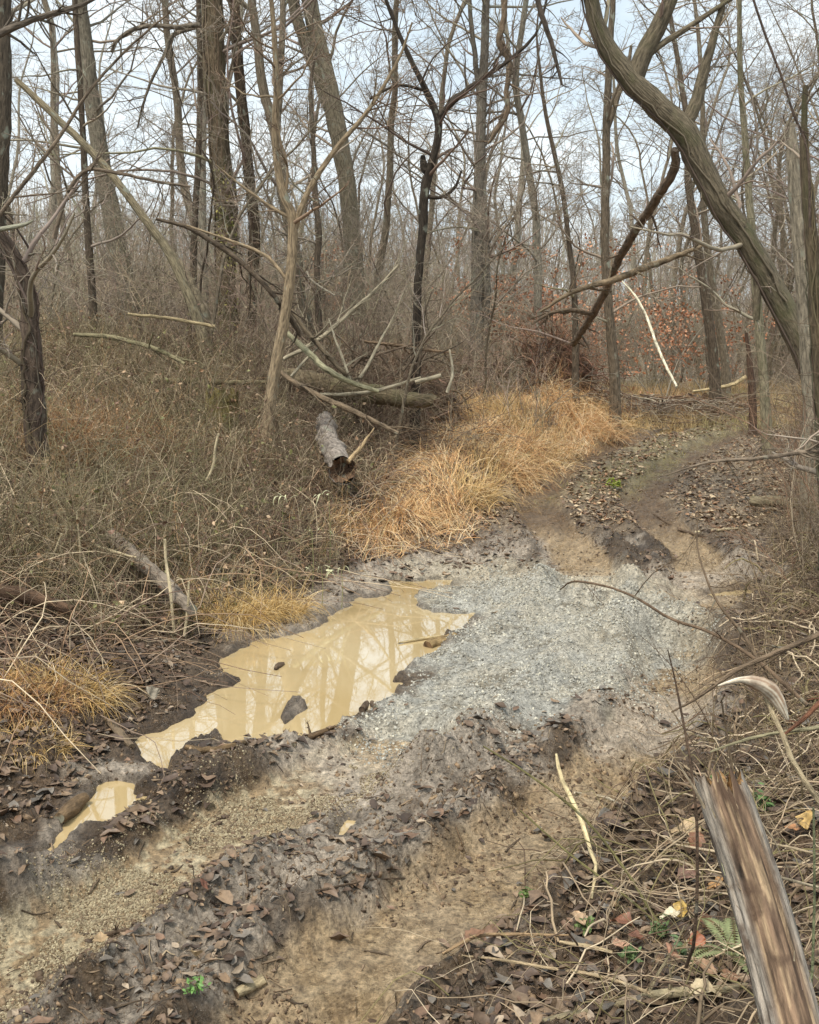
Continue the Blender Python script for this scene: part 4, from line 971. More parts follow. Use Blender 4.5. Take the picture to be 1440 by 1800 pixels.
stick('fallen_branch', 'longest pale limb rising up right from the crossed pile', FB, [(498, 632, 7.2, 13.9), (560, 598, 8.6, 14.1), (620, 545, 7.2, 14.3), (660, 510, 5.8, 14.4), (700, 466, 3.6, 14.5)], col=lin(150, 140, 118), seed=6, twigs=10)
stick('fallen_branch', 'dark limb crossing the pile from upper left to the fallen trunk', FB, [(512, 545, 7.2, 13.7), (545, 590, 8.6, 13.6), (590, 640, 9.4, 13.5), (625, 674, 9.4, 13.5)], col=lin(104, 92, 74), seed=7, twigs=6)
stick('fallen_branch', 'lichen covered limb sloping down right onto the fallen trunk', FB, [(505, 585, 8.6, 13.4), (540, 618, 10.8, 13.3), (575, 650, 10.8, 13.2), (620, 674, 9.4, 13.3), (665, 688, 7.2, 13.4)], col=lin(158, 152, 122), m=M_MOSSY, seed=8)
stick('fallen_branch', 'thin pale fork standing in the middle of the crossed pile', FB, [(618, 676, 5.8, 13.4), (606, 640, 5.0, 13.5), (590, 598, 4.3, 13.6), (578, 560, 2.2, 13.7)], col=C_LICH, seed=9, twigs=6)
stick('fallen_branch', 'pale crooked fork leaning up right from the middle of the pile', FB, [(628, 672, 6.5, 13.6), (648, 640, 5.8, 13.7), (662, 612, 5.0, 13.8), (690, 560, 2.9, 13.9), (715, 500, 1.4, 14)], col=C_LICH, seed=10, twigs=7)
stick('fallen_branch', 'short pale branch propped at the left end of the fallen trunk', FB, [(512, 662, 5.8, 13.5), (538, 632, 5.0, 13.6), (565, 606, 2.9, 13.7)], col=C_LICH, seed=11)
stick('fallen_branch', 'long dark pole sloping from the forked sapling down to the straw mound', FB, [(482, 648, 7.2, 13.0), (548, 690, 11, 12.8), (620, 722, 10, 12.7), (700, 762, 7, 12.6)], col=lin(120, 104, 84), seed=12, twigs=5)
stick('standing_stick', 'pale crooked stick upright behind the straw mound', 'stick', [(786, 690, 6, 14), (796, 655, 5, 14), (790, 614, 3, 14)], col=lin(190, 180, 156), seed=13)
stick('fallen_branch', 'arched brown branch over the dark root tangle', FB, [(640, 600, 4.3, 14.8), (690, 606, 5.8, 14.8), (740, 614, 6.5, 14.9), (800, 620, 3.6, 15)], col=lin(124, 104, 82), seed=14, twigs=9)
stick('fallen_branch', 'mossy arching branch in the brush at far left', FB, [(130, 588, 6.5, 14.5), (190, 592, 7.9, 14.3), (250, 606, 7.9, 14), (290, 620, 7.2, 13.8), (325, 640, 5.8, 13.6)], col=lin(128, 120, 92), m=M_MOSSY, seed=15, twigs=6)
stick('fallen_log', 'long straight log lying level through the brush on the left', 'log', [(70, 664, 9, 14.8), (160, 662, 12, 14.6), (260, 668, 12, 14.4), (380, 672, 10, 14.3), (470, 672, 7, 14.2)], col=lin(120, 110, 84), m=M_MOSSY, seed=16)
stick('fallen_branch', 'thin pale pole hanging level left of the vine-clad trunk', FB, [(225, 552, 5, 16), (300, 560, 6, 16), (378, 574, 6, 16)], col=lin(172, 154, 118), seed=17)
stick('fallen_log', 'weathered grey log half buried in the left brush', 'log', [(195, 938, 22, 8.7), (245, 985, 26, 8.2), (295, 1030, 26, 7.8), (338, 1072, 20, 7.4)], col=lin(132, 120, 106), seed=18, sides=18)
stick('fallen_log', 'dark wet log poking in from the left edge', 'log', [(-60, 1030, 30, 7.3), (0, 1040, 28, 7.2), (60, 1052, 26, 7.2), (128, 1074, 18, 7.1)], col=lin(92, 72, 56), seed=19, sides=18)
stick('sawn_log', 'round butted log lying beyond the far bend of the road', 'log', [(1330, 702, 18, 26.5), (1280, 702, 20, 26), (1240, 702, 24, 25.4)], col=lin(112, 98, 76), m=M_MOSSY, capcol=lin(110, 88, 66), seed=20, sides=18)
stick('fallen_branch', 'pale curved branch above the round butted log', FB, [(1218, 688, 4, 25), (1262, 682, 6, 25), (1292, 674, 7, 25), (1312, 662, 7, 25)], col=lin(184, 166, 128), seed=21)
stick('fallen_log', 'mossy log lying on the right verge behind the briars', 'log', [(1322, 880, 18, 12.5), (1380, 884, 22, 12.2), (1450, 886, 22, 12)], col=lin(124, 114, 92), m=M_MOSSY, seed=22, sides=16)
stick('fallen_branch', 'pale short branch on leaf litter below the mossy verge log', FB, [(1222, 938, 6), (1258, 934, 7), (1298, 930, 4)], col=lin(182, 168, 136), seed=23)
stick('fallen_branch', 'dark thin branch on the mud by the far wet ruts', FB, [(1150, 905, 4), (1190, 930, 5), (1240, 945, 4)], col=C_WET, seed=24)
# the puddle
def on_water(pts): return [(a, b, w, float(WG(a, b, .01)[1])) for a, b, w in pts]
stick('drift_log', 'short muddy log end lying at the gravel edge of the puddle', 'log', on_water([(800, 1118, 13), (778, 1126, 18), (752, 1136, 20)]), col=lin(150, 126, 88), capcol=lin(110, 88, 64), seed=30, sides=16)
stick('floating_stick', 'flat pale stick floating in the puddle left of the muddy log end', 'stick', on_water([(700, 1130, 3), (735, 1124, 6), (775, 1118, 5)]), col=lin(176, 158, 120), seed=31)
stick('muddy_stick', 'thick bent muddy stick along the near edge of the puddle', 'stick', [(328, 1316, 11), (360, 1322, 14), (400, 1318, 14), (430, 1308, 10)], col=lin(112, 92, 66), seed=32)
stick('muddy_stick', 'short muddy stick pointing up into the puddle by the thick bent stick', 'stick', [(376, 1300, 6), (398, 1292, 7), (420, 1284, 4)], col=lin(112, 92, 66), seed=33)
stick('muddy_stick', 'dark splintered stick at the lower right edge of the puddle', 'stick', [(516, 1312, 10), (548, 1298, 14), (590, 1280, 8)], col=lin(94, 76, 56), seed=34, twigs=3, tl=.3)
stick('wood_stub', 'stubby dark wood knot where gravel meets the puddle', 'stub', [(636, 1250, 12), (650, 1240, 16), (660, 1246, 10)], col=C_WET, seed=35)
stick('muddy_clod', 'small dark lump sticking out of the middle of the puddle', 'clod', on_water([(484, 1176, 6), (490, 1170, 12), (499, 1166, 5)]), col=C_WET, seed=36)
stick('broken_stick', 'stout broken stick in dead leaves left of the puddle tip', 'stick', [(192, 1272, 13), (212, 1294, 15), (232, 1316, 14)], col=lin(120, 104, 84), seed=37)
stick('broken_stick', 'curved bark piece between the two puddles', 'bark', [(186, 1376, 8), (208, 1384, 11), (236, 1372, 4)], col=lin(128, 106, 80), seed=38)
stick('bark_slab', 'round muddy bark slab beside the small puddle', 'bark', [(104, 1440, 22), (128, 1422, 34), (150, 1402, 20)], col=lin(112, 92, 68), seed=39, lift=.1)
stick('fallen_stick', 'dark straight stick on leafy mud at lower left', 'stick', [(158, 1654, 6), (190, 1644, 9), (224, 1636, 8)], col=C_WET, seed=40, twigs=3, tl=.3)
stick('birch_chunk', 'short pale bark-covered chunk of wood at the bottom of the muddy hump', 'wood chunk', [(414, 1752, 18), (440, 1738, 24), (466, 1724, 22)], col=lin(170, 154, 122), capcol=lin(120, 96, 70), seed=41)
stick('fallen_stick', 'thin dark stick lying diagonal above the green seedling', 'stick', [(285, 1732, 5), (320, 1726, 6), (352, 1716, 4)], col=C_WET, seed=42)
stick('fallen_stick', 'thin stick crossing the pale wet patch of the middle rut', 'stick', [(530, 1570, 3), (590, 1560, 4), (650, 1548, 4), (712, 1544, 2)], col=C_WET, seed=43)
stick('fallen_stick', 'straight pale thin stick above the crossing dark stick in the rut', 'stick', [(540, 1540, 3), (600, 1536, 4), (660, 1530, 3)], col=C_LICH, seed=44)
rs = np.random.default_rng(77)
for i in range(70):      # loose sticks on the track
    px_, py_ = rs.uniform(20, 1150), rs.uniform(1340, 1780)
    a = rs.normal(-.5, .9); L = rs.uniform(16, 60) * (py_ / 1500)
    pts = [(px_, py_, rs.uniform(2.5, 5)), (px_ + cos(a) * L * .5, py_ + sin(a) * L * .3 + rs.normal(0, 3), rs.uniform(3, 6)), (px_ + cos(a) * L, py_ + sin(a) * L * .55, 2)]
    stick('twig', 'short dead twig pressed into the leafy mud of the track', 'twig', pts, col=lin(*rs.choice([96, 120, 150]) * np.array([1, .86, .7])), seed=100 + i, sides=5, group='short twigs on the track', cap=False)

# limbs hanging in the trees
stick('broken_limb', 'dark broken limb hanging from the big leaning tree down to the root ball', 'limb', [(1188, 262, 14, 13.0), (1184, 300, 16, 13.2), (1160, 340, 15, 13.6), (1122, 398, 15, 14.4), (1088, 455, 14, 15.2), (1060, 520, 13, 16), (1030, 572, 12, 16.8), (1008, 606, 10, 17.4)], col=lin(110, 94, 78), seed=50, twigs=12, tl=.12, rough=.2)
stick('broken_limb', 'side limb sweeping right and left across the hanging broken limb', 'limb', [(950, 548, 4, 15.2), (1010, 512, 8, 15.2), (1085, 490, 12, 15.2), (1140, 468, 12, 15.1), (1200, 446, 9, 15), (1238, 430, 5, 15)], col=lin(124, 108, 86), seed=51, twigs=10, tl=.2)
stick('fallen_limb', 'low side branch of the broken limb reaching left over the root ball', 'limb', [(1040, 552, 9, 16.4), (1000, 545, 8, 16), (965, 552, 6, 15.8), (935, 570, 3, 15.6)], col=lin(104, 88, 70), seed=52, twigs=8, tl=.35)
stick('hanging_branch', 'bare dead branch dangling into the open sky right of centre', 'branch', [(938, -30, 9, 12), (952, 25, 9, 12), (968, 72, 8, 12), (980, 118, 6, 12), (988, 150, 4, 12)], col=lin(88, 78, 68), seed=53, twigs=6, tl=.3)
stick('white_stem', 'white bowed dead stem slanting down to the end of the root ball clearing', 'stem', [(1092, 492, 2.5, 19), (1118, 522, 4, 18.8), (1138, 560, 4.5, 18.5), (1156, 610, 5, 18), (1172, 645, 4.5, 17.5), (1190, 680, 4, 17)], col=lin(214, 206, 180), seed=54)
stick('twisted_vine', 'thick twisted woody vine looping down beside the straight grey trunk', 'vine', [(888, -30, 10, 17), (886, 30, 10, 17), (878, 75, 10, 17), (896, 110, 10, 17), (890, 160, 9, 17), (892, 195, 10, 17), (870, 235, 8, 17), (858, 252, 4, 17)], col=lin(112, 96, 78), seed=55, twigs=8, tl=.2, rough=.25)
stick('hanging_branch', 'long drooping branch hooking down over open sky at upper left', 'branch', [(352, 44, 8, 17), (310, 48, 8, 17), (275, 45, 7, 17), (235, 52, 7, 17), (205, 72, 6, 17), (195, 92, 4, 17)], col=lin(110, 100, 86), seed=56, twigs=10, tl=.4)
stick('hanging_branch', 'slender branch curving steeply down through the gap of sky at upper left', 'branch', [(345, 48, 7, 18), (305, 62, 7, 18), (290, 95, 6, 18), (265, 145, 5, 18), (250, 190, 4, 18), (242, 225, 3, 18)], col=lin(110, 100, 86), seed=57, twigs=10, tl=.4)
stick('hanging_branch', 'thick branch crossing the very top left corner', 'branch', [(-40, 75, 14, 9), (20, 50, 12, 9), (75, 28, 10, 9), (130, 14, 8, 9), (185, -12, 5, 9)], col=lin(104, 94, 82), seed=58, twigs=12, tl=.35)
stick('hanging_branch', 'drooping vine-like branch arching across the left woods', 'branch', [(-30, 420, 7, 9), (20, 350, 7, 9), (60, 300, 7, 9), (105, 240, 6, 9), (150, 170, 5, 9), (215, 95, 4, 9), (300, 20, 3, 9)], col=lin(116, 102, 86), seed=59, twigs=12, tl=.3)
stick('hanging_branch', 'grey branch sweeping right from the left woods into the vine-clad trunk', 'branch', [(95, 420, 8, 12), (115, 350, 8, 12), (150, 300, 7, 12), (210, 305, 6, 12), (280, 320, 5, 12), (335, 328, 4, 12)], col=lin(116, 102, 86), seed=60, twigs=12, tl=.3)
stick('bowed_sapling', 'arched dark sapling bending down right through the left brush', 'sapling', [(275, 385, 5, 13), (330, 400, 8, 13), (390, 435, 9, 13), (440, 475, 9, 13), (490, 530, 9, 13), (530, 590, 9, 13.2)], col=lin(92, 80, 66), seed=61, twigs=12, tl=.25)
stick('lichen_branch', 'short lichen covered branch stub entering at left edge, mid height', 'branch', [(-40, 410, 8, 8), (10, 402, 8, 8), (40, 396, 7, 8), (58, 388, 3, 8)], col=lin(150, 148, 128), m=M_MOSSY, seed=62)
stick('dead_pole', 'pale slanting dead pole behind the left brush below the hill', 'dead tree', [(262, 395, 12, 18), (290, 430, 14, 18), (330, 490, 16, 18), (358, 545, 18, 18), (372, 600, 18, 18)], col=lin(138, 126, 104), seed=63)
stick('long_vine', 'long thin vine looping down across the upper right trees', 'vine', [(1318, -20, 4, 7), (1345, 60, 4, 7), (1372, 130, 4, 7), (1395, 200, 4, 7), (1420, 270, 4, 7), (1424, 400, 4, 7)], col=lin(92, 78, 68), seed=64, twigs=5, tl=.2)

rq = np.random.default_rng(91)
for i in range(26):      # more dead limbs in the crossed pile
    x0, y0 = rq.uniform(500, 780), rq.uniform(640, 700); a = rq.uniform(-1.3, 1.3) if i % 3 else rq.uniform(-.3, .3); L = rq.uniform(50, 190); Yq = rq.uniform(13.6, 15.6); w = rq.uniform(3, 7)
    up = L * abs(cos(a)) if i % 3 else 12
    pts = [(x0, y0, w, Yq), (x0 + sin(a) * L * .3, y0 - up * .36 + rq.normal(0, 4), w * .9, Yq + .1), (x0 + sin(a) * L * .7 + rq.normal(0, 5), y0 - up * .7, w * .7, Yq + .1), (x0 + sin(a) * L, y0 - up, w * .3, Yq + .2)]
    stick('dead_limb', 'thin dead limb sticking out of the crossed pile of fallen branches', 'limb', pts, col=lin(*np.array([[150, 138, 114], [112, 96, 80], [92, 80, 66]][i % 3])), seed=300 + i, twigs=5, tl=.35, group='thin limbs in the crossed pile', sides=7)
# roots of overturned trees
def root_mass(px, py, Y, rx, top, label, col, N=3000, seed=0):
    """upturned plate of soil and roots standing on the ground; top = pixel row of its top"""
    rng = np.random.default_rng(800 + seed); c = WP(px, py, Y); zg = float(Hs(c[0], c[1])); b = np.array([c[0], c[1], zg]); H_ = max(.5, WP(px, top, Y)[2] - zg); e = empty('root_ball', b, label, 'roots'); g = Geo()
    T, Ph = np.meshgrid(np.linspace(0, pi, 26), np.linspace(0, 2 * pi, 49)[:-1], indexing='ij'); D = np.stack([np.sin(T) * np.cos(Ph), np.sin(T) * np.sin(Ph), np.cos(T)], -1)
    k = .55 + .9 * vn3(D[..., 0] * 2.4 + 5, D[..., 1] * 2.4, D[..., 2] * 2.4, seed) * (.6 + .8 * vn3(D[..., 0] * 7, D[..., 1] * 7, D[..., 2] * 7 + 3, seed))
    ctr = b + np.array([0, 0, H_ * .3]); k = k * (.75 + .5 * vn3(D[..., 0] * 16, D[..., 1] * 16, D[..., 2] * 16, seed + 9)); V = ctr + D * k[..., None] * np.array([rx * .72, rx * .4, H_ * .42]); i = np.arange(25)[:, None] * 48; j = np.arange(48)[None]; Q = np.stack([i + j, i + (j + 1) % 48, i + 48 + (j + 1) % 48, i + 48 + j], -1)
    g.add(V.reshape(-1, 3), Q.reshape(-1, 4), None, lin(104, 84, 68)); g.build('soil', M_MUD, e, b)
    gr = Geo(); st = V.reshape(-1, 3)[rng.integers(0, 26 * 48, N)]; P = np.empty((N, 7, 3)); P[:, 0] = st + rng.normal(0, .04, (N, 3)); d = nrm((st - ctr) * .6 + rng.normal(size=(N, 3)) * .45)
    L = rng.gamma(2.4, .17, N) * H_
    for q in range(1, 7): d = nrm(d + rng.normal(size=(N, 3)) * .42 + np.array([0, 0, -.12])); P[:, q] = P[:, q - 1] + d * (L / 6)[:, None]
    P[..., 2] = np.maximum(P[..., 2], zg + .01)
    R = rng.gamma(1.6, .0035, N).clip(.0025, .022)[:, None] * np.linspace(1, .3, 7)[None]; c_ = vary(rng, col, N, .3); tube_geo(gr, P, R, 3, c_)
    P2, R2 = spawn(rng, P[: N // 2], R[: N // 2], 3, .2, 1, .5, 60, n=4, rr=.7, wob=.4, rmin=.002); tube_geo(gr, P2, R2, 3, np.repeat(c_[: N // 2], 3, 0)); gr.build('root', M_TWIG, e, b)
root_mass(700, 660, 17, 1.0, 615, 'dark overturned root mass behind the crossed branches', lin(128, 108, 90), seed=1)
root_mass(962, 640, 21.5, .85, 576, 'reddish brown upturned root ball under the hanging broken limb', lin(132, 102, 82), seed=2)
root_mass(830, 660, 21.0, 1.0, 628, 'low tangle of dark roots between root ball and crossed branches', lin(132, 116, 98), seed=3)

# stump
def stump(px, py, Y, w, h, label, seed):
    rng = np.random.default_rng(seed); c = WP(px, py, Y); b = np.array([c[0], c[1], float(Hs(c[0], c[1])) - .05]); r = w * .5 * Y / FPX; n = 14
    e = empty('rotten_stump', b, label, 'stump'); g = Geo(); P = b + np.stack([np.linspace(0, .05, n), np.zeros(n), np.linspace(0, h, n)], 1); R = r * (1.3 - .35 * np.linspace(0, 1, n) ** .5)
    tube_geo(g, P, R, 30, lin(112, 100, 60), rough=.3, rseed=seed); V = g.V[0].reshape(n, 30, 3); V[-3:, :, 2] += rng.uniform(-.08, .12, 30)[None]; g.build('trunk', M_MOSSY, e, b)
    gt = Geo(); tube_geo(gt, np.stack([P[-2], P[-2] - [0, 0, .1]]), np.array([R[-2] * .95, .01]), 30, lin(96, 62, 46), rough=.2); gt.build('rotten_core', M_MUD, e, b)
stump(385, 700, 13, 56, .62, 'mossy rotten stump in front of the vine-clad trunk', 5)

# ---------------------------------------------------------------- the snapped stem at the lower right corner
def snapped_post():
    rng = np.random.default_rng(55); Yt, Yb = 1.62, 1.42
    A = WP(1268, 1385, Yt); B = WP(1392, 1800, Yb); d = nrm(B - A); L = 1.15; n = 150; sd = 72
    t = np.linspace(0, L, n); P = A[None] + d[None] * t[:, None]; P[:, 0] += .006 * np.sin(t * 9)
    r0 = 45 * Yt / FPX; R = r0 * (1 + .25 * t)
    R[:6] *= np.linspace(.93, 1, 6)
    b = P[-1].copy(); zt = float(H(b[0], b[1])); b[2] = min(b[2], zt)
    T = np.tile(d, (n, 1)); U = nrm(np.cross(T, [[0, 1., 0]])); W = np.cross(T, U); a = np.arange(sd) * 2 * pi / sd
    ridge = vn3(np.cos(a)[None] * 9 + 0 * t[:, None], np.sin(a)[None] * 9 + 0 * t[:, None], t[:, None] * 2.2 + 0 * a[None], 3)
    fine = vn3(np.cos(a)[None] * 22 + 0 * t[:, None], np.sin(a)[None] * 22 + 0 * t[:, None], t[:, None] * 5 + 0 * a[None], 4)
    crack = np.exp(-((np.cos(a)[None] - .1 - .25 * np.sin(t[:, None] * 3)) / .06) ** 2) * (np.sin(a)[None] < 0)
    rr = R[:, None] * (1 + .16 * (ridge - .5) + .2 * (fine - .5) - .12 * crack)
    V = P[:, None] + rr[..., None] * (np.cos(a)[None, :, None] * U[:, None] + np.sin(a)[None, :, None] * W[:, None])
    jag = (vn3(np.cos(a) * 4, np.sin(a) * 4, 0 * a, 8) - .35) * .055 + (vn3(np.cos(a) * 12, np.sin(a) * 12, 0 * a, 9) - .5) * .022
    fall = np.exp(-np.arange(n) / 9.)[:, None]; V = V - d * (jag[None] * fall)[..., None]
    cols = np.array([lin(124, 102, 82), lin(90, 73, 59), lin(162, 139, 110), lin(142, 124, 104), lin(66, 52, 42)])
    s1 = vn3(np.cos(a)[None] * 7 + 0 * t[:, None], np.sin(a)[None] * 7 + 0 * t[:, None], t[:, None] * 7 + 0 * a[None], 13); s2 = vn3(np.cos(a)[None] * 14 + 0 * t[:, None], np.sin(a)[None] * 14 + 0 * t[:, None], t[:, None] * 14 + 0 * a[None], 14)
    c = lerp(np.tile(cols[0], (n, sd, 1)), np.tile(cols[1], (n, sd, 1)), sst(.4, .65, s1)); c = lerp(c, np.tile(cols[2], (n, sd, 1)), sst(.58, .72, s2) * .8); c = lerp(c, np.tile(cols[4], (n, sd, 1)), sst(.62, .8, 1 - s2) * .8)
    side = sst(.45, .8, -np.cos(a)) [None] * np.ones((n, 1)); c = lerp(c, np.tile(lin(156, 148, 136), (n, sd, 1)), np.maximum(side, sst(.6, .9, np.cos(a))[None]) * .8)
    e = empty('snapped_stem', b, 'snapped brown wooden stem with frayed top leaning in the near right corner', 'broken stem')
    bk = np.stack([np.cos(a)[None] * R[:, None], np.sin(a)[None] * R[:, None], t[:, None] + 0 * a[None]], -1)
    i = np.arange(n - 1)[:, None] * sd; j = np.arange(sd)[None]; Q = np.stack([i + j, i + (j + 1) % sd, i + sd + (j + 1) % sd, i + sd + j], -1)
    g = Geo(); g.add(V.reshape(-1, 3), Q.reshape(-1, 4), None, c.reshape(-1, 3), bk.reshape(-1, 3))
    ctr = V[0].mean(0) + d * .035; k = np.arange(sd); ring2 = V[0] * .5 + ctr * .5 + rng.normal(size=(sd, 3)) * .004
    VV = np.concatenate([V[0], ring2, ctr[None]]); Q2 = np.stack([k, (k + 1) % sd, sd + (k + 1) % sd, sd + k], 1); T2 = np.stack([sd + k, sd + (k + 1) % sd, np.full(sd, 2 * sd)], 1)
    g.add(VV, Q2, T2, lin(150, 116, 76)); g.build('shaft', M_WOOD, e, b) if False else None
    # fibres peeling from the break and the edges
    gf = g; N = 90; ia = rng.integers(0, sd, N); it = (rng.random(N) ** 2.2 * n * .6).astype(int); st = V[it, ia]; out = nrm(st - P[it]); F = np.empty((N, 5, 3)); F[:, 0] = st; dd = nrm(-d + out * rng.uniform(.02, .3, (N, 1))); Lf = rng.uniform(.006, .028, N)
    for q in range(1, 5): dd = nrm(dd + rng.normal(size=(N, 3)) * .12 + out * .04); F[:, q] = F[:, q - 1] + dd * (Lf / 4)[:, None]
    tube_geo(gf, F, (rng.uniform(.0003, .0011, N))[:, None] * np.linspace(1, .3, 5)[None], 3, vary(rng, lin(186, 166, 136), N)); g.build('shaft', M_WOOD, e, b)
    for pts, w in (([(1238, 1420), (1222, 1388), (1206, 1362), (1190, 1338)], 7), ([(1320, 1420), (1345, 1455), (1362, 1480), (1385, 1530), (1400, 1562)], 5), ([(1272, 1380), (1266, 1362), (1262, 1350)], 6)):
        p = np.array([WP(x, y, 1.60) for x, y in pts]); p, r = smooth_path(p, np.linspace(w, 1.2, len(p)) * .5 * 1.6 / FPX, 14); gs = Geo(); tube_geo(gs, p, r, 6, lin(176, 160, 134), rough=.3); gs.build('splinter', M_WOOD, e, b)
snapped_post()

# ---------------------------------------------------------------- twigs and canes in the right foreground
FT = 'foreground twig'
stick('bare_branch', 'smooth brown branch entering from right edge above the curled pale leaf', 'branch', [(1500, 1088, 12, 3), (1440, 1116, 11, 3), (1360, 1150, 9, 3), (1290, 1180, 8, 3), (1235, 1222, 6, 3), (1180, 1252, 3, 3)], col=lin(124, 106, 86), seed=70, twigs=4, tl=.3, tr=.0012)
stick('bare_branch', 'grey-green level branch from right edge below the curled pale leaf', 'branch', [(1500, 1268, 10, 2.9), (1440, 1278, 9, 2.9), (1380, 1286, 7, 2.9), (1310, 1300, 6, 2.9), (1248, 1322, 3, 2.9)], col=lin(150, 142, 112), seed=71)
stick('bare_branch', 'reddish crooked branch reaching in from the right beside the curled pale leaf', 'branch', [(1480, 1200, 10, 2.8), (1440, 1238, 10, 2.8), (1408, 1268, 8, 2.8), (1380, 1290, 5, 2.8)], col=lin(128, 88, 66), seed=72, twigs=3, tl=.4, tr=.001)
stick('leaf_stalk', 'pale thick stalk holding up the curled pale leaf', 'stalk', [(1500, 1480, 11, 2.75), (1430, 1395, 11, 2.8), (1395, 1340, 10, 2.85), (1372, 1280, 9, 2.9), (1350, 1238, 8, 2.95), (1340, 1215, 6, 2.95)], col=lin(168, 152, 122), seed=73)
stick('green_cane', 'long greenish cane slanting from the muddy edge down to the litter', 'cane', [(850, 1312, 3, 4.6), (930, 1362, 4, 4.3), (1020, 1432, 5, 4.0), (1100, 1530, 5, 3.8), (1180, 1665, 6, 3.5)], col=lin(104, 98, 62), seed=74, twigs=4, tl=.15, tr=.0012)
stick('green_cane', 'second greenish cane slanting just below the longest one', 'cane', [(915, 1425, 3, 4.3), (1000, 1500, 4, 4.1), (1090, 1568, 5, 3.8), (1150, 1620, 5, 3.6), (1185, 1668, 6, 3.5)], col=lin(110, 104, 66), seed=75, twigs=4, tl=.15, tr=.0012)
stick('pale_stick', 'cream barkless stick standing curved in the middle of the near brush', 'stick', [(978, 1326, 5, 4.5), (985, 1362, 8, 4.4), (1005, 1405, 9, 4.3), (1025, 1450, 9, 4.2), (1036, 1490, 8, 4.1), (1048, 1522, 7, 4.0), (1040, 1580, 5, 3.9)], col=lin(206, 188, 146), seed=76)
stick('dark_twig', 'upright dark twig rising to the frayed top of the snapped stem', 'twig', [(1174, 1142, 2, 2.7), (1190, 1210, 4, 2.7), (1205, 1290, 5, 2.65), (1218, 1370, 5, 2.6), (1226, 1470, 6, 2.6), (1222, 1640, 7, 2.6), (1206, 1700, 7, 2.7)], col=lin(84, 68, 54), seed=77, twigs=5, tl=.15, tr=.001)
stick('dark_twig', 'leaning dark twig pair left of the curled pale leaf', 'twig', [(1268, 1230, 3, 3.3), (1278, 1290, 4, 3.3), (1288, 1350, 5, 3.2), (1296, 1400, 5, 3.2)], col=lin(92, 78, 60), seed=78, twigs=7, tl=.4, tr=.0013)
stick('bare_branch', 'long arching twig over the gravel and right ruts', 'branch', [(985, 1036, 2, 5.6), (1010, 1022, 4, 5.4), (1070, 1032, 4, 5.2), (1120, 1052, 5, 5.0), (1180, 1088, 5, 4.8), (1250, 1112, 6, 4.6), (1330, 1160, 7, 4.4), (1420, 1240, 8, 4.2)], col=lin(104, 86, 68), seed=79, twigs=5, tl=.2, tr=.0015)
stick('bare_branch', 'long level branch from right edge across the far ruts', 'branch', [(1160, 838, 2, 7), (1250, 812, 5, 7), (1330, 806, 7, 7), (1400, 796, 8, 7), (1480, 788, 9, 7)], col=lin(120, 106, 90), seed=80, twigs=10, tl=.3, tr=.002)
stick('bare_branch', 'upright thin twig with side shoots right of the gravel patch', 'branch', [(1228, 890, 2, 5.4), (1226, 960, 3, 5.3), (1240, 1010, 4, 5.2), (1262, 1060, 5, 5.1), (1310, 1120, 6, 5.0), (1340, 1180, 7, 4.9)], col=lin(104, 88, 70), seed=81, twigs=9, tl=.3, tr=.0016)
stick('lichen_branch', 'lichen spotted fallen branch along the bottom edge by the snapped stem', FB, [(930, 1812, 13), (1010, 1792, 15), (1090, 1774, 17), (1170, 1758, 20), (1260, 1752, 18), (1340, 1742, 16)], col=lin(150, 138, 110), m=M_BARK, seed=82, twigs=3, tl=.3, tr=.002, lift=1.5)
stick('bent_cane', 'tan forked stick arching low over litter at bottom centre right', 'stick', [(778, 1692, 6), (830, 1668, 8), (880, 1660, 7), (940, 1658, 6), (1000, 1654, 4)], col=lin(158, 132, 100), seed=83, twigs=5, tl=.35, tr=.0015, lift=6)
stick('bent_cane', 'long pale stick lying below the tan forked stick', 'stick', [(812, 1690, 4), (880, 1702, 6), (960, 1716, 6), (1050, 1732, 7), (1140, 1762, 7)], col=lin(172, 152, 120), seed=84, twigs=6, tl=.25, tr=.0014, lift=6)
stick('bent_cane', 'pale straight stick ending beside the reddish dead leaves', 'stick', [(985, 1668, 7), (1030, 1676, 8), (1076, 1686, 7)], col=lin(190, 170, 134), seed=85, lift=4)
stick('bent_cane', 'grey stick lying level right of the cream barkless stick', 'stick', [(1010, 1402, 4), (1060, 1414, 6), (1098, 1426, 4)], col=lin(186, 174, 150), seed=86, lift=5)
for i, (p, lb) in enumerate([([(1290, 1530, 4, 2.9), (1360, 1540, 5, 2.9), (1440, 1560, 6, 2.8)], 'thin grey twig behind the middle of the snapped stem'),
                             ([(1345, 1480, 3, 2.9), (1390, 1490, 5, 2.9), (1440, 1502, 5, 2.9)], 'upper thin pale twig right of the snapped stem'),
                             ([(1430, 1420, 4, 1.9), (1432, 1560, 5, 1.9), (1428, 1700, 6, 1.9), (1420, 1800, 6, 1.9)], 'green upright cane at the right edge beside the snapped stem')]):
    stick('thin_twig', lb, 'twig', p, col=[lin(150, 138, 116), lin(168, 150, 122), lin(120, 124, 92)][i], seed=90 + i)

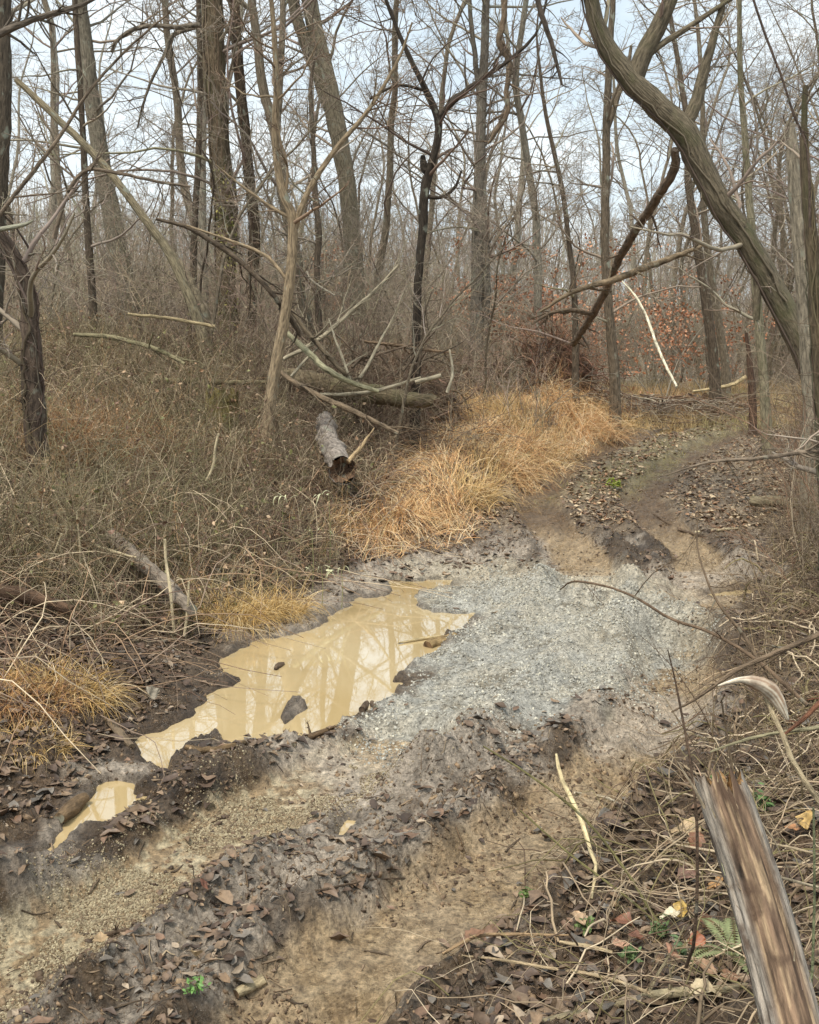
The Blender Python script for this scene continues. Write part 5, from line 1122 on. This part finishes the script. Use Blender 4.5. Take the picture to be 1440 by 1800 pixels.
def curled_leaf():
    rng = np.random.default_rng(66); pts = [(1262, 1206, 2), (1282, 1200, 7), (1305, 1196, 12), (1332, 1202, 26), (1356, 1216, 32), (1372, 1238, 24), (1386, 1268, 3)]
    P, R = path_px(pts, 2.92); P, R = smooth_path(P, R, 26); T = nrm(np.gradient(P, axis=0)); U = nrm(np.cross(T, [[0, 1., .15]])); m = 11; s = np.linspace(-1, 1, m)
    V = P[:, None] + (U[:, None] * s[None, :, None] + np.array([0, 1., 0]) * (.75 * (s[None, :, None] ** 2) - .2)) * R[:, None, None] * (1 + rng.normal(0, .03, (26, m, 1)))
    q = vn3(s[None] * 9 + 0 * R[:, None], np.arange(26)[:, None] * .12 + 0 * s[None], 0 * (R[:, None] + s[None]), 5); c = lerp(np.tile(lin(216, 206, 184), (26, m, 1)), np.tile(lin(150, 124, 100), (26, m, 1)), sst(.55, .78, q))
    rb = np.exp(-((np.arange(26) - 10) / 2.2) ** 2)[:, None] * np.ones((1, m)); c = lerp(c, np.tile(lin(150, 116, 94), (26, m, 1)), rb * .5)
    i = np.arange(25)[:, None] * m; j = np.arange(m - 1)[None]; Q = np.stack([i + j, i + j + 1, i + m + j + 1, i + m + j], -1); g = Geo(); g.add(V.reshape(-1, 3), Q.reshape(-1, 4), None, c.reshape(-1, 3)); b = P[13].copy()
    o = g.build('curled_leaf', M_LEAF, None, b, loc=b); tag(o, 'large curled cream coloured dead leaf caught on twigs at right', 'leaf')
    sm = o.modifiers.new('thickness', 'SOLIDIFY'); sm.thickness = .0012
curled_leaf()

def big_leaf(px, py, w, col, label, seed, tilt=.5):
    rng = np.random.default_rng(1200 + seed); p = ghit(px, py).copy(); g = Geo(); nx, ny = 9, 13; u, v = np.meshgrid(np.linspace(-1, 1, nx), np.linspace(0, 1, ny)); S = w * p[1] / FPX * .62
    wd = np.sin(pi * v ** .8) ** .8 * .42 * (1 + .16 * np.sin(v * 20 + 1)); x = u * wd; y = v - .5; z = .10 * np.abs(u) * wd * 3 * rng.uniform(.2, 1.6) + rng.uniform(-.6, .8) * (v - .4) ** 2 + .05 * np.sin(u * 4 + v * 9) * rng.uniform(.5, 1.5)
    V = np.stack([x, y, z], -1).reshape(-1, 3) * S * 1.5; V = V @ rotmats(rng, 1, tilt)[0].T; V[:, 2] -= V[:, 2].min(); pos = p + np.array([0, 0, .045]); i = np.arange(ny - 1)[:, None] * nx; j = np.arange(nx - 1)[None]; Q = np.stack([i + j, i + j + 1, i + nx + j + 1, i + nx + j], -1)
    vein = np.exp(-(u / .08) ** 2)[..., None]; col = np.asarray(col); c = np.tile(col, (ny, nx, 1)) * (1 - .25 * vein) * (.85 + .3 * vn2(u * 4 + seed, v * 6)[..., None]); g.add(V, Q.reshape(-1, 4), None, c.reshape(-1, 3)); o = g.build('fallen_leaf', M_LEAF, None, (0, 0, 0), loc=pos); tag(o, label, 'leaf')
LF = [(1205, 1488, 64, (196, 164, 122), 'large tan leaf left of the frayed stem among twigs'), (1415, 1470, 46, (206, 164, 88), 'yellowish leaf at the right edge beyond the snapped stem'), (1392, 1474, 32, (196, 128, 80), 'small orange leaf touching the yellowish one at right edge'),
      (1258, 1582, 48, (192, 134, 74), 'bright orange-tan leaf close left of the snapped stem'), (1222, 1512, 40, (158, 104, 78), 'reddish leaf under the large tan leaf'), (1090, 1650, 52, (146, 84, 58), 'glossy reddish brown leaf in the leaf cluster'),
      (1118, 1668, 44, (126, 74, 54), 'dark red-brown leaf, lower in the leaf cluster'), (1088, 1682, 40, (190, 138, 112), 'pinkish leaf lowest in the leaf cluster'), (1196, 1628, 40, (206, 166, 70), 'small golden yellow leaf beside a bleached white one'),
      (1176, 1636, 44, (212, 200, 172), 'bleached white leaf beside the golden yellow one'), (1182, 1708, 48, (176, 118, 92), 'pinkish brown leaf above the lichen spotted branch'), (1296, 1700, 62, (206, 190, 158), 'large cream leaf leaning on the snapped stem'),
      (1222, 1684, 40, (178, 92, 56), 'rust orange leaf between pinkish leaf and cream leaf'), (1240, 1778, 70, (200, 180, 144), 'large curled cream leaf at the bottom edge'), (1235, 1730, 56, (168, 126, 96), 'brown crinkled leaf above the large curled cream leaf'), (1280, 1738, 46, (150, 104, 76), 'brown leaf tucked against the foot of the snapped stem'),
      (1240, 1650, 40, (140, 90, 66), 'dull red leaf right of the golden yellow one'), (835, 1665, 50, (142, 96, 70), 'brown leaf under the tan forked stick'), (1018, 1640, 40, (186, 150, 116), 'tan leaf near the middle of the low sticks'), (1205, 1560, 44, (150, 108, 96), 'mauve brown leaf between tan leaf and bright orange-tan leaf'),
      (178, 1672, 34, (168, 136, 96), 'tan leaf flat on mud below the dark straight stick'), (345, 1708, 36, (196, 166, 124), 'pale tan leaf on mud above the green seedling'), (360, 1580, 30, (138, 78, 58), 'small red leaf on the leafy muddy hump'), (268, 1240, 34, (150, 140, 126), 'grey leaf in the litter left of the puddle')]
for i, (a, b_, w, c, lb) in enumerate(LF): big_leaf(a, b_, w, lin(*(np.array(c) * .62 + np.mean(c) * np.array([.36, .33, .27]))), lb, i)

def seedling(px, py, w, label, seed, col=(92, 138, 62), n=14):
    rng = np.random.default_rng(1300 + seed); p = ghit(px, py); S = w * p[1] / FPX; e = empty('green_seedling', p, label, 'seedling'); g = Geo(); P = np.repeat(p[None, None], n, 0) * np.ones((1, 4, 1)); d = nrm(np.concatenate([rng.normal(0, .8, (n, 2)), np.ones((n, 1))], 1))
    for q in range(4): P[:, q] = p + d * S * .6 * q / 3 * rng.uniform(.5, 1.1, (n, 1)) + np.array([0, 0, .01])
    tube_geo(g, P, np.full((n, 4), .0012), 3, lin(100, 120, 60)); g.build('stem', M_TWIG, e, p); gl = Geo(); pos = np.concatenate([P[:, 3], P[:, 2], P[:, 3] + rng.normal(0, S * .12, (n, 3))]); N = len(pos)
    scatter(gl, LEAF_V * np.array([.8, 1, 1]), LEAF_Q, LEAF_T, pos, rotmats(rng, N, .8), rng.uniform(.12, .2, N) * S, lin(*col) * rng.uniform(.7, 1.2, (N, 1))); gl.build('leaf', M_LEAF, e, p)
for i, a in enumerate([(342, 1748, 44, 'bright green seedling in mud at the bottom left'), (1208, 1690, 60, 'green leafy sprig above the lichen spotted branch'), (1030, 1640, 40, 'small green sprig among low sticks at bottom'), (1110, 1690, 46, 'green sprig below the leaf cluster'),
                       (1160, 1650, 50, 'green sprig right of the leaf cluster'), (1270, 1400, 60, 'green sprig growing behind the top of the snapped stem'), (1340, 1425, 50, 'green sprig right of the top of the snapped stem'), (930, 1585, 36, 'tiny green tuft at the mud edge of the near brush'), (1080, 860, 30, 'yellow-green tuft between the far tracks')]):
    seedling(*a, seed=i, col=[(96, 132, 66), (92, 112, 74), (98, 114, 66), (88, 106, 66), (88, 106, 66), (90, 116, 66), (90, 116, 66), (100, 120, 64), (140, 150, 60)][i])

def fern(px, py, Y, w, label, seed):
    rng = np.random.default_rng(1400 + seed); p = WP(px, py, Y); b = np.array([p[0], p[1], float(H(p[0], p[1]))]); S = w * Y / FPX; e = empty('fern', b, label, 'fern'); g, gl = Geo(), Geo()
    for f in range(5):
        a = rng.uniform(0, 2 * pi); t = np.linspace(0, 1, 22); P = b + np.stack([np.cos(a) * t * S, np.sin(a) * t * S, .02 + S * (1.0 * t - .8 * t ** 2)], 1); tube_geo(g, P, np.linspace(.0012, .0005, 22), 3, lin(110, 110, 60))
        T = nrm(np.gradient(P, axis=0)); sd = nrm(np.cross(T, [[0, 0, 1.]])); 
        for s in (-1, 1):
            L = S * .22 * np.sin(pi * (t * .85 + .12)); A = P; B = P + sd * s * (L * .5)[:, None] + T * .006 ; C_ = P + sd * s * L[:, None] + T * .004; D = P + sd * s * (L * .5)[:, None] - T * .006
            V = np.stack([A, B, C_, D], 1); gl.add(V.reshape(-1, 3), np.arange(len(P) * 4).reshape(-1, 4), None, lin(118, 124, 84))
    g.build('stem', M_TWIG, e, b); gl.build('frond', M_LEAF, e, b)
fern(1290, 1712, 3.3, 110, 'small fern left of the foot of the snapped stem', 1)
fern(1425, 1640, 2.6, 110, 'small fern at the right edge behind the snapped stem', 2)

def near_brush():
    rng = np.random.default_rng(51); g = Geo(); N = 22000
    x = rng.uniform(0, 7, N); y = rng.uniform(2.6, 17, N); dr = inpoly(x, y, RIGHT_EDGE); k = (dr > rng.uniform(-.1, .7, N)) & (x < .44 * y + .3) & (rng.random(N) < sst(14, 4, y) + .5); x, y = x[k], y[k]; N = len(x); n = 7
    P = np.empty((N, n, 3)); a = rng.uniform(0, 2 * pi, N); L = rng.uniform(.12, .65, N); qx, qy = x.copy(), y.copy(); hh = rng.uniform(.0, .12, N); sl = rng.uniform(-.02, .16, N)
    for j in range(n):
        a = a + rng.normal(0, .26, N); qx = qx + np.cos(a) * L / n; qy = qy + np.sin(a) * L / n; P[:, j, 0] = qx; P[:, j, 1] = qy; P[:, j, 2] = H(qx, qy) + .008 + hh * np.sin(pi * (j + .3) / n) + sl * j / n
    R = (rng.gamma(2.2, .00105, N).clip(.0008, .007) * (1 + .08 * (y - 3)))[:, None] * np.linspace(1, .5, n)[None]; base = np.array([lin(160, 140, 114), lin(128, 110, 88), lin(192, 174, 146), lin(100, 82, 66), lin(146, 130, 106), lin(124, 114, 78)]); tube_geo(g, P, R, 4, base[rng.integers(0, 6, N)] * rng.uniform(.75, 1.2, (N, 1)))
    tag(g.build('dead_twigs', M_TWIG), kind='stuff')
    g = Geo(); N = 5200; x = rng.uniform(0, 9, N); y = rng.uniform(2.6, 21, N); dr = inpoly(x, y, RIGHT_EDGE); k = (dr > .15) & (x < .44 * y + .3); x, y = x[k], y[k]
    P, R = canes(rng, x, y, rng.uniform(.2, .85, len(x)) * sst(1.5, 5, y).clip(.45, 1) * (1 + .07 * y) * sst(.18, .34, x / y).clip(.3, 1), .4, n=7, droop=.12, r=.0022, wob=.08); c = np.array([lin(112, 98, 72), lin(96, 78, 62), lin(146, 126, 98)])[rng.integers(0, 3, len(x))]; tube_geo(g, P, R, 4, c)
    P2, R2 = spawn(rng, P, R, 4, .2, 1, .4, 45, n=4, rr=.7, wob=.12, rmin=.0009); tube_geo(g, P2, R2, 3, np.repeat(c, 4, 0)); P3, R3 = spawn(rng, P2, R2, 2, .2, 1, .5, 45, n=3, rr=.7, wob=.12, rmin=.0008); tube_geo(g, P3, R3, 3, np.repeat(c, 8, 0))
    tag(g.build('briars', M_TWIG), kind='stuff')
    g = Geo(); N = 9000; x = rng.uniform(0, 5.5, N); y = rng.uniform(2.6, 14, N); dr = inpoly(x, y, RIGHT_EDGE); pn = fbm(x, y, 1.6, 3, 88); k = (dr > .1) & (x < .44 * y + .3) & (pn > .44); x, y = x[k], y[k]; N = len(x)
    c = np.array([lin(128, 122, 74), lin(168, 148, 104), lin(150, 124, 84)])[rng.choice(3, N, p=[.3, .4, .3])] * rng.uniform(.75, 1.2, (N, 1)); blades(rng, g, x, y, rng.uniform(.06, .22, N), rng.uniform(.0008, .0018, N), c, lean=.8, droop=.35, n=5)
    tag(g.build('thin_grass', M_GRASS), kind='stuff')
near_brush()

# straw tufts and stalks on the left
def tuft_px(px, py, rx, label, seed, **k): p = ghit(px, py); tuft(p[0], p[1], rx, rx * .7, label, seed=seed, **k)
tuft_px(410, 1090, .28, 'blond straw tuft overhanging the far puddle shore, left of two', 1, h=.42, N=900)
tuft_px(480, 1075, .26, 'blond straw tuft overhanging the far puddle shore, right of two', 2, h=.34, N=800)
tuft_px(110, 1215, .30, 'rounded yellow straw tuft in leaf litter at left', 3, h=.26, N=1100)
tuft_px(25, 1225, .30, 'rusty straw tuft at the left edge above the leaf litter', 4, h=.26, N=900, cols=(lin(176, 128, 82), lin(150, 106, 70), lin(196, 158, 108)))
tuft_px(40, 1300, .24, 'flattened pale straw tuft at left edge, lowest of the straw', 5, h=.18, N=600)
tuft_px(160, 790, .9, 'broad orange-tan patch of dry grass in the left brush', 6, h=.6, N=3200, cols=(lin(206, 158, 112), lin(190, 144, 96), lin(172, 128, 84)), drp=.25)
tuft_px(60, 790, .5, 'dry orange grass clump at left, beside the broad patch', 7, h=.6, N=1400, cols=(lin(206, 158, 112), lin(190, 144, 96)), drp=.25)
for i, (p, lb) in enumerate([([(290, 948, 5, 7.6), (292, 985, 6, 7.6), (300, 1040, 6, 7.5), (306, 1110, 6, 7.5)], 'pale bent reed stalk, tallest in the left brush'), ([(332, 1022, 4, 7.4), (331, 1060, 5, 7.4), (324, 1118, 5, 7.4)], 'pale short reed stalk right of the tallest one'),
                             ([(384, 762, 4, 10), (378, 790, 5, 10), (374, 822, 5, 10), (362, 845, 4, 10)], 'white crooked stalk in the middle of the left brush'), ([(108, 938, 4, 7.8), (95, 975, 4, 7.8), (80, 1020, 4, 7.8)], 'thin pale stalk slanting in the far left brush'),
                             ([(135, 900, 3, 8), (140, 960, 4, 8), (143, 1060, 5, 8)], 'straight upright dry stem in the far left brush'), ([(160, 955, 5, 8.4), (200, 970, 6, 8.2), (240, 980, 4, 8.1)], 'pale stick across the half buried grey log')]):
    stick('dry_stalk', lb, 'stalk', p, col=lin(200, 184, 150), seed=200 + i, sides=6)
def cane_leaves(px, py, Y, label, seed, n=6):
    rng = np.random.default_rng(1500 + seed); p = WP(px, py, Y); g = Geo(); N = n; a = rng.uniform(0, 2 * pi, N); blades(rng, g, np.full(N, p[0]) + rng.normal(0, .08, N), np.full(N, p[1]), rng.uniform(.08, .17, N), rng.uniform(.006, .010, N), np.tile(lin(190, 188, 150), (N, 1)) * rng.uniform(.8, 1.1, (N, 1)), lean=1.1, droop=.5, n=7, dirb=a, z0=np.full(N, p[2]))
    s = Geo(); b = np.array([p[0], p[1], float(Hs(p[0], p[1]))]); e = empty('river_cane', b, label, 'cane'); g.build('leaf', M_LEAF, e, b); P = np.stack([b, (b + p) / 2 + [.01, 0, 0], p]); tube_geo(s, P, np.array([.003, .003, .002]), 5, lin(140, 140, 96)); s.build('stem', M_TWIG, e, b)
for i, (a, b_, y_, lb) in enumerate([(578, 868, 9.6, 'pale striped cane leaves just below the hollow log butt'), (548, 930, 8.9, 'upright pale cane leaves left of the straw mound'), (600, 1000, 8.4, 'drooping pale cane leaves nearest the puddle'), (565, 995, 8.4, 'small pale cane leaves left of the drooping ones'), (495, 870, 9.8, 'lone pale cane blade in the middle brush')]): cane_leaves(a, b_, y_, lb, i)

def brushwood():
    rng = np.random.default_rng(53); g = Geo(); N = 2600
    t = rng.random(N); a = WP(830, 660, 22.5)[:2]; b2 = WP(1215, 735, 25)[:2]; q = a[None] * (1 - t[:, None]) + b2[None] * t[:, None] + rng.normal(0, .8, (N, 2)); n = 5; P = np.empty((N, n, 3)); an = rng.uniform(0, 2 * pi, N); L = rng.uniform(.4, 1.7, N); x, y = q[:, 0].copy(), q[:, 1].copy(); h0, h1 = rng.uniform(0, .35, N), rng.uniform(0, .45, N)
    for j in range(n): an = an + rng.normal(0, .15, N); x = x + np.cos(an) * L / n; y = y + np.sin(an) * L / n * .8; P[:, j] = np.stack([x, y, Hs(x, y) + .02 + h0 * (1 - j / n) + h1 * j / n * np.where(rng.random(N) < .5, 1, .2)], 1)
    R = rng.gamma(2, .0045, N).clip(.003, .028)[:, None] * np.linspace(1, .4, n)[None]; base = np.array([lin(140, 128, 112), lin(104, 86, 72), lin(172, 160, 138), lin(124, 98, 76)]); tube_geo(g, P, R, 4, base[rng.choice(4, N, p=[.35, .3, .12, .23])] * rng.uniform(.8, 1.15, (N, 1)))
    tag(g.build('brushwood', M_TWIG), kind='stuff')
brushwood()

def debris():
    rng = np.random.default_rng(57); g = Geo(); N = 26000; y = 3 + 14 * rng.random(N) ** 1.2; x = rng.uniform(-.42, .42, N) * y
    wd = np.maximum.reduce([inpoly(x, y, p) for _, p in WATER]); dg = inpoly(x, y, GRAVEL); rd = np.minimum.reduce([dist_poly(x, y, p) / w for p, w, _ in RUTS])
    k = (wd < -.05) & (rng.random(N) < sst(.25, -.4, dg) * (.25 + .75 * sst(.6, 1.1, rd)) * (.3 + .7 * sst(.4, .58, fbm(x, y, 1.8, 3, 99)))); x, y = x[k], y[k]; N = len(x)
    a = rng.uniform(0, 2 * pi, N); L = rng.gamma(2, .018, N).clip(.01, .14); n = 4; P = np.empty((N, n, 3))
    for j in range(n): P[:, j] = np.stack([x, y, H(x, y) + .004 + rng.random(N) * .006], 1); a = a + rng.normal(0, .25, N); x = x + np.cos(a) * L / 3; y = y + np.sin(a) * L / 3
    R = rng.gamma(2, .0008, N).clip(.0006, .0045)[:, None] * np.linspace(1, .6, n)[None]; base = np.array([lin(84, 68, 54), lin(120, 100, 78), lin(160, 142, 116), lin(66, 54, 44)]); tube_geo(g, P, R, 3, base[rng.choice(4, N, p=[.35, .3, .12, .23])] * rng.uniform(.8, 1.2, (N, 1)))
    tag(g.build('woody_debris', M_TWIG), kind='stuff')
debris()

def pile_brush():
    rng = np.random.default_rng(58); g = Geo(); N = 420; q = np.stack([rng.normal(-1.0, .6, N), rng.normal(15.2, .5, N)], 1); x, y = q.T; P, R = canes(rng, x, y, rng.uniform(.5, 1.9, N), .9, n=8, droop=.14, r=.0065, wob=.14)
    c = np.array([lin(150, 136, 114), lin(118, 100, 84), lin(96, 80, 68)])[rng.integers(0, 3, N)]; tube_geo(g, P, R, 4, c); P2, R2 = spawn(rng, P, R, 5, .15, 1, .45, 48, n=5, rr=.7, wob=.2, rmin=.003); tube_geo(g, P2, R2, 3, np.repeat(c, 5, 0)); P3, R3 = spawn(rng, P2, R2, 3, .15, 1, .5, 48, n=3, rr=.7, wob=.2, rmin=.0025); tube_geo(g, P3, R3, 3, np.repeat(c, 15, 0))
    tag(g.build('brush_tangle', M_TWIG), kind='stuff')
    g = Geo(); N = 1500; y = rng.uniform(7, 19, N); x = rng.uniform(2, 9, N); dr = inpoly(x, y, RIGHT_EDGE); k = (x > .27 * y) & (x < .45 * y + .3) & ((dr > .5) | (x > .35 * y)); x, y = x[k], y[k]; N = len(x)
    P, R = canes(rng, x, y, rng.uniform(.6, 2.6, N) * sst(.26, .42, x / y).clip(.2, 1), .45, n=8, droop=.10, r=.0042, wob=.12); c = np.array([lin(150, 134, 112), lin(120, 104, 88), lin(104, 90, 74), lin(140, 110, 88)])[rng.integers(0, 4, N)]
    tube_geo(g, P, R, 4, c); P2, R2 = spawn(rng, P, R, 8, .1, 1, .4, 50, n=5, rr=.7, wob=.18, rmin=.0024); tube_geo(g, P2, R2, 3, np.repeat(c, 8, 0)); P3, R3 = spawn(rng, P2, R2, 4, .1, 1, .5, 48, n=3, rr=.7, wob=.2, rmin=.002); tube_geo(g, P3, R3, 3, np.repeat(c, 32, 0))
    tag(g.build('verge_briars', M_TWIG), kind='stuff')
pile_brush()
